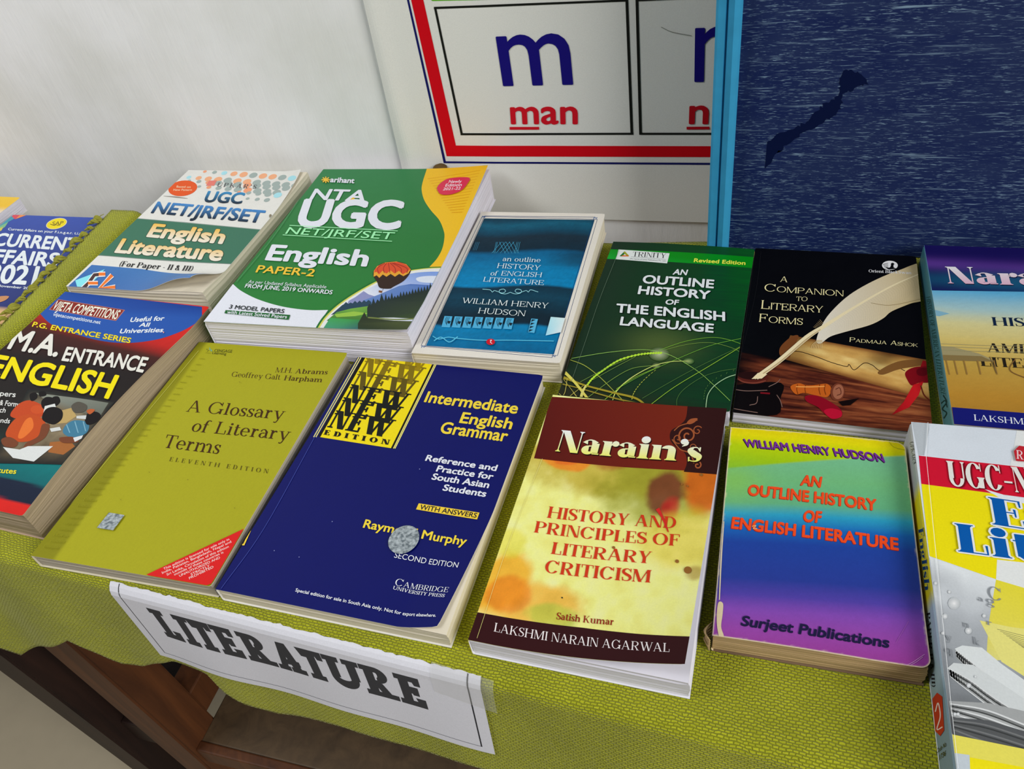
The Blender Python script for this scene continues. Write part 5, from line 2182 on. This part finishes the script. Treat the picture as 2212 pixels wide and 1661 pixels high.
a.smooth([(133, 1098), (160, 1100), (158, 1160), (150, 1230), (165, 1285), (140, 1290), (125, 1200)], c(196, 180, 150))
a.stroke([(165, 640), (150, 850), (140, 1080)], [5, 8, 6], c(196, 184, 160))
a.stroke([(1130, 1440), (1200, 1440), (1290, 1385)], 4, c(176, 120, 176))
a.stroke([(1190, 1455), (1240, 1430), (1280, 1400)], 3, c(180, 130, 180))
a.stroke([(1130, 1320), (1200, 1200)], 2, c(150, 90, 160))
a.stroke([(1090, 195), (1120, 225), (1180, 240)], 2, c(150, 150, 30))
a.stroke([(322, 668), (345, 664), (330, 680), (352, 682)], 4, c(230, 170, 110))
H_.finish()
# frayed threads at the worn foot of its spine
V, Fc = [], []
for k in range(6):
    zt = .003 + .0022 * k
    v_, f_ = tube([(-.0005, .006 + .001 * k, zt), (-.0032 - RS.uniform(0, .0015), .004, zt + .001), (-.001, -.001, zt - .001)], [.0005, .0007, .0004], 5)
    b0 = len(V)
    V += list(v_)
    Fc += [tuple(i + b0 for i in g) for g in f_]
mesh_obj('frayed_spine', V, Fc, P_OLD, H_.root, None, True)


# ---- I: yellow and grey literature guide, right edge -------------------
def bg_i(u, v):
    n = fbm(u * 20, v * 26, 3)
    col = np.tile(np.array(c(196, 202, 208)), (len(u), 1))
    return col * (.96 + .08 * n[:, None])


I_ = Book('white and yellow paperback with a red band and blue lettering at the right edge', .1130, .178, .8, .186, .2395, .030,
          bg_i, P_WHITE, GLOSS, None, lambda a, b: stops([a], [(0, c(120, 140, 150)), (.22, c(120, 140, 150)), (.221, c(150, 170, 176)), (.42, c(150, 168, 176)), (.421, c(184, 174, 40)), (.78, c(206, 190, 30)), (.781, c(160, 160, 160)), (1, c(180, 182, 184))])[0], edge=c(204, 206, 208))
a = I_.art
a.crop = qI
YI = c(216, 202, 20)
a.poly([(640, 60), (2400, 120), (2400, 470), (600, 270)], c(206, 208, 206))
a.poly([(205, 220), (228, 100), (225, 60), (150, 70), (180, 222)], c(170, 176, 180))
a.poly([(180, 222), (900, 302), (2400, 470), (2400, 645), (900, 445), (192, 352)], c(190, 26, 52))
a.poly([(192, 352), (480, 390), (900, 470), (900, 900), (540, 792), (230, 684)], YI)
a.poly([(480, 375), (580, 405), (900, 455), (900, 600), (700, 450), (560, 420)], c(204, 208, 212))
a.poly([(540, 700), (900, 740), (2400, 900), (2400, 1330), (900, 910), (535, 792)], c(206, 208, 206))
# printed grey picture of open books
def pic_i(x, y):
    n = fbm(x * 8, y * 8, 5)
    col = stops(np.clip(y + .2 * (n - .5), 0, 1), [(0, c(90, 92, 94)), (.35, c(132, 136, 140)), (.7, c(168, 172, 176)), (1, c(200, 204, 206))])
    return col * (.92 + .16 * n)[:, None]
a.patch([(330, 1500), (1700, 1745), (1700, 1180), (230, 690)], 80, 60, pic_i)
a.poly([(535, 792), (1000, 930), (1000, 1180), (600, 1160), (490, 1165), (500, 1000)], [c(206, 196, 60), c(206, 196, 60), c(214, 204, 110), c(206, 200, 120), c(196, 190, 120), c(204, 194, 80)])
a.poly([(460, 980), (600, 1010), (1000, 1060), (1000, 1400), (700, 1260), (560, 1170)], c(206, 200, 120))
r_ = np.random.RandomState(5)
for k in range(16):
    a.stroke([(540 + 14 * k, 1020 + 10 * k), (700 + 10 * k, 1060 + 14 * k)], 2, c(120, 116, 80), curve=False, up=(k == 0))
def fan(x0, y0, pts, n, d, cols):
    for k in range(n):
        f = k / n
        a.stroke([(x0 + 6 * f, y0 + d * f)] + [(x + 4 * f, y + d * 1.8 * f) for x, y in pts], 7, cols[k % len(cols)], up=(k == 0))
G3 = [c(196, 198, 198), c(120, 122, 122), c(70, 72, 72), c(160, 162, 162)]
a.poly([(345, 1110), (380, 1095), (470, 1105), (560, 1180), (900, 1420), (900, 1480), (500, 1260), (430, 1200)], c(196, 200, 200))
fan(350, 1120, [(430, 1180), (560, 1280), (900, 1500)], 8, 30, G3)
a.poly([(310, 1200), (340, 1175), (430, 1185), (560, 1270), (900, 1500), (900, 1560), (460, 1300)], c(188, 192, 192))
fan(320, 1205, [(420, 1260), (560, 1360), (900, 1560)], 9, 34, G3)
a.poly([(318, 1350), (500, 1360), (900, 1450), (900, 1600), (330, 1420)], c(150, 152, 152))
fan(325, 1365, [(480, 1390), (640, 1450), (900, 1560)], 9, 44, G3)
a.poly([(328, 1425), (500, 1440), (900, 1560), (900, 1650), (335, 1505)], c(84, 86, 88))
fan(335, 1440, [(480, 1460), (640, 1510), (900, 1600)], 7, 50, [c(110, 112, 112), c(60, 62, 62), c(84, 86, 86)])
for x, y, r in ((342, 902, 18), (300, 962, 8), (408, 1028, 10), (258, 810, 6), (410, 1280, 7), (320, 850, 5), (480, 960, 6), (346, 1412, 5), (360, 1412, 5), (290, 1040, 5), (440, 1240, 4)):
    a.glow(x, y, r * 1.6, r * 1.6, c(216, 218, 218), c(170, 174, 176), 12, 3)
for ch, x, y, s_ in (('C', 500, 880, 60), ('a', 450, 890, 26), ('g', 490, 905, 40), ('n', 382, 1010, 30), ('y', 300, 1070, 34), ('q', 300, 1130, 36), ('r', 490, 1000, 26), ('k', 430, 1090, 34)):
    a.text(ch, (x, y), (x + s_, y + s_ * .25), (-s_ * .1, -s_), c(128, 132, 136), F_TIMES)
a.poly([(330, 1505), (600, 1560), (1000, 1640), (2400, 1900), (2400, 2300), (345, 1800)], c(206, 198, 90))
a.poly([(410, 1610), (1000, 1720), (2400, 1990), (2400, 2500), (420, 1900)], YI)
a.poly([(335, 1590), (412, 1600), (420, 1800), (345, 1790)], c(176, 184, 190))
a.text('UGC–NET', (318, 362), (700, 400), (-14, -114), c(208, 206, 200), F_FAT, fit='UGC–N', shadow=(c(110, 20, 30), (.02, -.03)), sp=-.02)
BI = c(12, 88, 158)
a.text('English', (518, 541), (676, 566), (-22, -126), BI, F_FAT, fit='E', out=(c(208, 210, 210), .05))
a.text('Literature', (360, 666), (730, 716), (-18, -130), BI, F_FAT, fit='Lit', out=(c(208, 210, 210), .05))
a.poly([(615, 205), (640, 180), (700, 190), (700, 255), (625, 250)], c(176, 40, 50))
a.text('R', (628, 240), (660, 245), (-2, -40), c(220, 190, 190), F_CLARB)
a.stroke([(222, 60), (212, 220), (330, 1400), (360, 1661)], 2, c(214, 216, 216), curve=False)
s_ = I_.spine_art
s_.crop = qI
s_.text("UPKAR'S", (142, 160), (158, 262), (14, -4), c(60, 60, 62), F_TIMES)
s_.text('English', (182, 560), (214, 845), (22, -8), c(20, 60, 100), F_FAT, out=(c(206, 200, 60), .04))
s_.text('PAPER II & III)', (222, 945), (246, 1285), (14, -4), c(40, 40, 44), F_TIMESB)
s_.poly([(248, 1340), (270, 1312), (294, 1330), (303, 1485), (285, 1512), (262, 1490)], c(176, 40, 34))
s_.stroke([(262, 1400), (275, 1360), (285, 1420), (270, 1480), (295, 1470)], 5, c(220, 200, 190))
s_.text('Code No.', (268, 1592), (314, 1556), (2, -22), c(70, 70, 30), b=.02)
s_.text('1736', (280, 1622), (310, 1600), (2, -24), c(70, 70, 30), b=.02)
I_.finish()


# ---- J: blue history at the right edge ---------------------------------
def bg_j(u, v):
    n = fbm(u * 6, v * 40, 6)
    n2 = fbm(u * 120, v * 150, 2, 2)
    col = stops(v + .02 * (n - .5), [(0, c(150, 112, 44)), (.14, c(170, 128, 50)), (.3, c(176, 146, 70)), (.42, c(196, 178, 110)), (.52, c(196, 190, 140)), (.6, c(156, 184, 184)), (.70, c(96, 164, 196)), (.76, c(70, 150, 192)), (1, c(60, 140, 190))])
    return col * (.95 + .1 * n2)[:, None]


J_ = Book('paperback with a navy and purple top band over a blue and gold pier scene', .1385, .4268, .3, .140, .214, .022,
          bg_j, P_WHITE, GLOSS, None, lambda a, b: mixc(c(96, 140, 140), c(70, 120, 130), a), ng=(50, 110), edge=c(196, 200, 196))
a = J_.art
a.crop = q5


def aur(x, y):
    g = np.exp(-(((y - .55 + .35 * x) / .12) ** 2)) * (.4 + .6 * vnoise(x * 4, y * 2, 3))
    g2 = np.exp(-(((y - .25 + .3 * x) / .16) ** 2)) * vnoise(x * 5 + 3, y * 2, 8)
    col = np.array(c(26, 18, 84))[None, :] * (.8 + .4 * fbm(x * 4, y * 4, 2)[:, None])
    return col + g[:, None] * np.array(c(112, 70, 150)) * .9 + g2[:, None] * np.array(c(10, 116, 124)) * 1.2


a.patch([(1538, 432), (3600, 462), (3560, 20), (1478, 80)], 120, 40, aur)
a.text("Narain's", (1655, 380), (1862, 385), (-23, -122), c(206, 168, 186), F_FAT, col2=c(214, 218, 220), sp=-.03, fit='N', shadow=(c(16, 12, 46), (.008, -.05)))
a.poly([(1560, 575), (1668, 602), (1590, 622), (1565, 618)], c(124, 166, 182))
NB = c(22, 40, 66)
a.text('HISTORY OF', (1982, 690), (2222, 697), (-12, -62), NB, F_TIMESB, fit='HIS')
a.text('AMERICAN', (1945, 885), (2172, 893), (-4, -66), c(44, 38, 30), F_TIMESB, fit='AM')
a.text('LITERATURE', (1896, 986), (2212, 1002), (-12, -68), c(40, 34, 26), F_TIMESB, fit='LITE')
PB = c(150, 124, 74)
a.poly([(1600, 840), (1700, 850), (1880, 895), (1960, 930), (1990, 955), (1620, 945)], c(150, 140, 104))
a.poly([(1615, 905), (1900, 915), (1990, 955), (1620, 945)], c(128, 110, 70))
for x in (1640, 1700, 1770, 1870, 1990):
    a.stroke([(x, 945), (x + 25, 1050)], 9, c(140, 110, 60), curve=False)
a.stroke([(1960, 920), (2010, 1040)], 6, c(110, 90, 56), curve=False)
a.stroke([(2150, 930), (2110, 1020), (2260, 1090)], 7, c(120, 88, 48))
for k, y in enumerate((825, 845, 870)):
    a.stroke([(1605, y), (2000, y + 14), (2400, y + 18)], 3, c(150, 146, 110))
a.poly([(1684, 1290), (2700, 1372), (3700, 1455), (3800, 1700), (1702, 1440)], c(26, 30, 108))
a.text('LAKSHMI NARAIN AGARWAL', (1845, 1387), (2210, 1417), (-4, -44), c(206, 210, 220), F_TIMES, fit='LAKSHM')
s_ = J_.spine_art
s_.crop = q5
s_.text('HISTORY OF AMERICAN LITERATURE', (1500, 480), (1610, 1195), (28, -6), c(50, 86, 80), F_TIMESB)
s_.stroke([(1625, 1200), (1650, 1250), (1620, 1300), (1650, 1330), (1630, 1370)], 10, c(40, 66, 60))
s_.stroke([(1610, 1260), (1640, 1240), (1655, 1290)], 8, c(40, 66, 60))
J_.finish()


# ---- K: curled guide, back row -----------------------------------------
def def_k(s, t):
    # lower right corner rolls up; the upper right one is dog-eared a little
    a = min(1, max(0, (s - .5) / .5))
    b_ = min(1, max(0, (.175 - t) / .175))
    q = a * a * (3 - 2 * a) * b_ * b_ * (3 - 2 * b_)
    e = max(0, s - .8) / .2 * max(0, t - .6) / .4
    return (-.012 * q - .010 * e * e, .005 * q, .016 * q + .003 * e)


K_ = Book('curled white, green and blue exam guide with dotted top lying next to the wall', -.668, .4965, 0.0, .166, .2325, .035,
          flat(c(204, 203, 198), .03), P_CREAM, SATIN, def_k, lambda a, b: c(170, 172, 168), edge=c(204, 202, 196), ng=(60, 80), pdef=.12)
a = K_.art
a.crop = q1
a.poly([(930, 425), (1300, 455), (1900, 512), (1760, 640), (1660, 752), (1200, 725), (690, 690), (760, 600)], c(66, 112, 92))
a.stroke([(955, 428), (1300, 458), (1880, 512)], 4, c(140, 150, 144))
a.stroke([(700, 688), (1200, 728), (1640, 750)], 4, c(120, 130, 124))
bl = [(645, 755), (1000, 785), (1540, 824), (1450, 930), (1350, 1010), (800, 1030), (420, 960)]
a.poly(bl, [c(66, 112, 168), c(72, 116, 168), c(98, 132, 176), c(90, 126, 176), c(80, 118, 170), c(50, 98, 160), c(50, 96, 158)])
r_ = np.random.RandomState(2)
for row, (x0, y0, n_) in enumerate(((1440, 100, 11), (1260, 135, 13), (1330, 165, 11), (1400, 205, 10), (1680, 245, 7), (1740, 290, 5))):
    for k in range(n_):
        x, y = x0 + 68 * k, y0 + 5.2 * k
        if y > 330 or x > 2120 - row * 40:
            continue
        col = c(150, 162, 158) if (k + row) % 4 or x > 1900 else c(222, 150, 116)
        if row < 2 and k in (3, 4, 6, 7, 2):
            col = c(222, 160, 124)
        if (row, k) in ((0, 2), (1, 1), (4, 4), (0, 9)):
            col = c(156, 200, 208)
        s_ = .45 + .55 * min(1, k / 4)
        a.ell(x, y, 31 * s_, 17 * s_, col, -18, 16, up=(k == 0))
a.ell(1285, 218, 102, 54, c(206, 88, 40), -8)
a.stroke([(1150, 272), (1240, 280), (1320, 290)], [2, 8, 2], c(130, 124, 116))
a.text('Based on', (1240, 213), (1340, 216), (3, -14), c(232, 190, 160), b=.02)
a.text('New Pattern', (1218, 236), (1348, 236), (3, -14), c(232, 190, 160), b=.02)
a.poly([(1448, 200), (1470, 165), (1525, 162), (1505, 200)], c(206, 120, 110))
a.text("UPKAR'S", (1522, 205), (1798, 223), (14, -28), c(90, 90, 92), F_TIMESB, sp=.28)
a.text('UGC', (1428, 312), (1698, 326), (34, -72), c(34, 44, 56), b=.06, col2=c(60, 132, 176))
a.text('NET/JRF/SET', (1060, 390), (1835, 461), (48, -76), c(30, 44, 60), b=.055, col2=c(70, 128, 182))
a.text('English', (1028, 556), (1565, 607), (52, -86), c(212, 206, 192), b=.07, col2=c(232, 176, 84), out=(c(70, 66, 44), .03))
a.text('Literature', (804, 667), (1552, 727), (56, -92), c(212, 206, 192), b=.07, col2=c(232, 176, 84), out=(c(70, 66, 44), .03))
a.text('(For Paper - II & III)', (836, 766), (1345, 800), (20, -36), c(44, 44, 46), F_TIMESB)
a.poly([(530, 866), (738, 788), (700, 832), (560, 968)], c(130, 206, 214))
def tubes_(pts, w_, col):
    a.stroke(pts, w_ + 12, c(214, 214, 214), curve=False)
    a.stroke(pts, w_, col, curve=False)
OG, BN = c(214, 118, 52), c(76, 56, 56)
tubes_([(735, 822), (665, 828), (625, 885), (560, 945)], 24, BN)
tubes_([(695, 823), (742, 822)], 22, OG)
tubes_([(620, 886), (690, 886)], 20, OG)
tubes_([(595, 944), (782, 945)], 20, OG)
tubes_([(790, 830), (705, 918), (812, 914)], 24, OG)
a.text('Aarti Anil', (1182, 901), (1316, 897), (6, -16), c(206, 210, 220), F_TIMESB)
a.text('&', (1215, 918), (1236, 918), (4, -14), c(206, 210, 220), F_TIMESB)
a.text('Dr. Shyam Anand', (1084, 936), (1322, 926), (6, -17), c(206, 210, 220), F_TIMESB)
a.ell(1902, 416, 9, 14, c(128, 120, 100), 0)
K_.finish()


# ---- L: black and red entrance guide, left ------------------------------
def def_l(s, t):
    k = max(0, s - .7) / .3
    return (-.010 * math.sin(math.pi * min(1, t * 1.15)) * k + .0, 0, -.002 * k * k * math.sin(math.pi * t))


def bg_l(u, v):
    n = fbm(u * 40, v * 60, 2)
    s_ = v + .035 * (u - .5) ** 2 * sstep(.3, .1, v) + .10 * (u - .45) * sstep(.6, .8, v) * (1 - sstep(.9, 1, v))
    col = stops(s_, [(0, c(190, 36, 32)), (.045, c(196, 40, 34)), (.05, c(26, 36, 56)), (.115, c(28, 38, 58)), (.12, c(20, 96, 100)), (.2, c(20, 112, 112)), (.24, c(30, 52, 50)), (.30, c(38, 36, 34)),
                     (.62, c(36, 30, 30)), (.74, c(70, 34, 30)), (.82, c(176, 38, 34)), (1, c(200, 44, 38))])
    return col * (.94 + .12 * n)[:, None]


L_ = Book('worn red, black and blue entrance guide with big yellow letters at the left edge', -.681, .244, -2.5, .178, .25, .030,
          bg_l, P_BROWN, SATIN, def_l, lambda a, b: c(60, 40, 40), ng=(60, 110), edge=c(170, 150, 130), pdef=1.0)
a = L_.art
a.crop = q1
q = [tuple(p) for p in catmull([(268, 1083), (350, 1165), (480, 1225), (700, 1287), (900, 1304), (1100, 1280), (1250, 1232), (1350, 1182), (1420, 1130)], 6)]
a.poly(q + [(1420, 1050), (380, 930)], [c(40, 84, 158)] * (len(q)) + [c(30, 66, 140), c(36, 76, 150)])
a.poly([(345, 1070), (410, 997), (879, 1072), (815, 1149)], c(170, 110, 100))
a.poly([(352, 1068), (412, 1002), (870, 1074), (812, 1143)], c(128, 44, 36))
a.text('VIJETA COMPETITIONS', (362, 1068), (816, 1138), (40, -58), c(224, 214, 200), b=.03)
a.text('vijetacompetitions.net', (371, 1113), (704, 1172), (10, -23), c(206, 212, 224), b=.02)
a.text('Useful for', (911, 1157), (1150, 1146), (14, -31), c(206, 212, 224), b=.045)
a.text('All', (975, 1191), (1046, 1190), (14, -28), c(206, 212, 224), b=.045)
a.text('Universities', (838, 1237), (1142, 1228), (14, -31), c(206, 212, 224), b=.045)
a.text('P.G. ENTRANCE SERIES', (224, 1188), (914, 1306), (15, -32), c(226, 196, 40), b=.045, out=(c(60, 30, 20), .03))
a.text('M.A.', (50, 1340), (400, 1398), (72, -130), c(206, 204, 196), b=.05, shadow=(c(30, 22, 22), (.02, -.05)))
a.text('ENTRANCE', (432, 1426), (1006, 1511), (38, -92), c(206, 204, 196), b=.05, shadow=(c(30, 22, 22), (.01, -.05)))
a.crop = qL
a.text('ENGLISH', (-92, 580), (652, 722), (66, -118), c(222, 200, 10), b=.055, shadow=(c(30, 22, 22), (.01, -.05)))
WL = c(200, 200, 196)
a.text('Papers', (-52, 702), (92, 715), (9, -30), WL, b=.03)
a.text('& Forms', (-5, 762), (118, 775), (9, -30), WL, b=.03)
a.text('Search', (-75, 800), (32, 808), (9, -28), WL, b=.03)
a.text('Trends', (-60, 862), (58, 872), (9, -28), WL, b=.03)
a.text('Institutes', (-110, 1160), (96, 1174), (9, -30), c(222, 200, 40), b=.03)
# printed photograph of a class
def cls(x, y):
    n = fbm(x * 9, y * 9, 4)
    col = stops(np.clip(y * .8 + .4 * (n - .5) + .2, 0, 1), [(0, c(40, 46, 46)), (.35, c(96, 84, 66)), (.7, c(140, 128, 104)), (1, c(70, 66, 58))])
    ed = np.clip(np.minimum(np.minimum(x, 1 - x) * 5, np.minimum(y, 1 - y) * 5), 0, 1)
    return col * ed[:, None] + np.array(c(34, 36, 36)) * (1 - ed[:, None])
a.patch([(-60, 1110), (400, 1120), (690, 745), (170, 665)], 44, 40, cls)
a.poly([(215, 690), (650, 750), (600, 830), (350, 790)], [c(130, 134, 124), c(110, 114, 104), c(96, 100, 92), c(110, 96, 74)])
SK, HR = c(112, 66, 44), c(26, 22, 24)
a.poly([(300, 985), (420, 975), (450, 1010), (380, 1060), (290, 1045)], c(150, 96, 52))
a.smooth([(65, 830), (110, 760), (180, 735), (260, 770), (270, 820), (180, 850)], c(176, 72, 36))
a.ell(225, 790, 40, 26, c(184, 80, 40))
a.smooth([(250, 740), (280, 715), (325, 725), (330, 770), (290, 795), (255, 780)], HR)
a.smooth([(315, 720), (350, 712), (362, 745), (330, 770)], HR)
a.smooth([(180, 700), (215, 688), (225, 720), (190, 740)], HR)
a.smooth([(235, 685), (270, 682), (278, 705), (240, 712)], HR)
a.poly([(355, 800), (430, 780), (460, 830), (400, 870), (300, 880)], c(170, 146, 96))
a.poly([(270, 770), (330, 755), (340, 790), (260, 815)], c(196, 198, 196))
a.smooth([(40, 920), (90, 850), (170, 820), (250, 840), (275, 890), (230, 960), (130, 985), (50, 960)], c(176, 76, 34))
a.smooth([(150, 860), (190, 840), (200, 900), (140, 960), (110, 950)], c(204, 110, 50))
a.smooth([(255, 850), (275, 790), (330, 775), (375, 800), (370, 850), (320, 880)], HR)
a.smooth([(255, 880), (300, 885), (270, 960), (180, 1010), (140, 1030), (160, 990), (230, 950)], SK)
a.smooth([(10, 970), (60, 955), (110, 985), (90, 1015), (30, 1010)], SK)
a.poly([(20, 1015), (120, 1030), (170, 1010), (320, 1010), (205, 1102), (80, 1080)], c(196, 198, 196))
a.smooth([(380, 930), (395, 885), (450, 855), (530, 870), (520, 930), (440, 960)], c(66, 116, 140))
a.stroke([(400, 880), (420, 930)], 6, c(120, 160, 176), curve=False)
a.stroke([(450, 862), (470, 930)], 6, c(120, 160, 176), curve=False)
a.stroke([(500, 862), (515, 920)], 6, c(120, 160, 176), curve=False)
a.smooth([(510, 850), (530, 812), (580, 805), (605, 830), (570, 870), (525, 882)], HR)
a.smooth([(360, 960), (440, 955), (470, 985), (380, 990)], SK)
a.poly([(440, 960), (500, 945), (490, 965), (450, 985)], c(196, 198, 200))
a.poly([(300, 905), (360, 895), (370, 915), (310, 925)], c(190, 192, 190))
a.smooth([(430, 770), (470, 745), (520, 765), (510, 800), (450, 810)], c(84, 80, 72))
a.smooth([(520, 800), (545, 788), (570, 795), (540, 820)], c(170, 90, 50))
a.poly([(460, 830), (520, 826), (515, 850), (460, 845)], c(186, 188, 186))
a.crop = qL
for p in ((208, 242), (1150, 300), (980, 330)):
    a.ell(p[0], p[1], 4, 5, c(214, 150, 140), n=8)
L_.finish()


# ---- M: blue paperback under the fringe ---------------------------------
def bg_m(u, v):
    col = stops(v, [(0, c(196, 160, 116)), (.32, c(206, 170, 124)), (.325, c(40, 52, 110)), (.6, c(46, 62, 124)), (1, c(56, 80, 158))])
    return col * (.95 + .1 * fbm(u * 40, v * 60, 2))[:, None]


M_ = Book('blue paperback with white italic capitals half covered by the fringed cloth edge', -.893, .3975, 0, .172, .258, .0145,
          bg_m, P_WHITE, GLOSS, None, lambda a, b: c(50, 66, 130), z0=-.0022, edge=c(200, 200, 204))
a = M_.art
a.crop = qM
a.poly([(-60, 420), (170, 290), (400, 214), (190, 200), (-100, 300)], c(70, 140, 160))
a.poly([(140, 262), (195, 215), (262, 225), (180, 298)], c(196, 74, 90))
a.poly([(185, 296), (262, 225), (300, 205), (420, 210)], c(216, 134, 76))
a.poly([(-40, 400), (100, 330), (60, 390), (-20, 440)], c(120, 170, 130))
a.poly([(-60, 420), (40, 390), (20, 430), (-60, 470)], c(190, 180, 90))
a.ell(677, 350, 128, 62, c(206, 200, 180), -14)
a.ell(677, 350, 120, 57, c(222, 196, 20), -14)
a.text('SAP', (618, 368), (752, 360), (14, -40), c(110, 96, 20), b=.02)
a.stroke([(600, 355), (650, 372), (668, 362), (690, 370), (722, 366)], 7, c(90, 70, 20))
WM = c(206, 212, 226)
a.text('Current Affairs on your F.i.n.g.e.r. t.i.p.s', (94, 428), (1010, 486), (9, -28), WM, b=.03)
a.text('CURRENT', (-92, 606), (760, 666), (68, -140), WM, b=.06, fit='CURREN')
a.text('AFFAIRS', (-290, 800), (560, 858), (70, -150), WM, b=.06, fit='AFFAIR')
a.text('2021', (-180, 1042), (312, 1074), (74, -205), WM, b=.06, fit='202')
a.text('November 2021', (-40, 1104), (400, 1142), (8, -26), WM, b=.035)
a.smooth([(-20, 1230), (60, 1215), (110, 1225), (60, 1270), (-20, 1290)], c(180, 130, 90))
M_.finish()

# ---- N: book behind it ----------------------------------------------------
N_ = Book('yellow and cream paperback with bright white pages in the far left corner', -1.06, .452, -1.0, .148, .24, .0185,
          lambda u, v: stops(v, [(0, c(214, 206, 190)), (.86, c(212, 196, 170)), (.9, c(220, 176, 60)), (1, c(222, 180, 70))]), P_WHITE, SATIN, None,
          lambda a, b: c(214, 190, 120), z0=-.0022)
N_.finish()
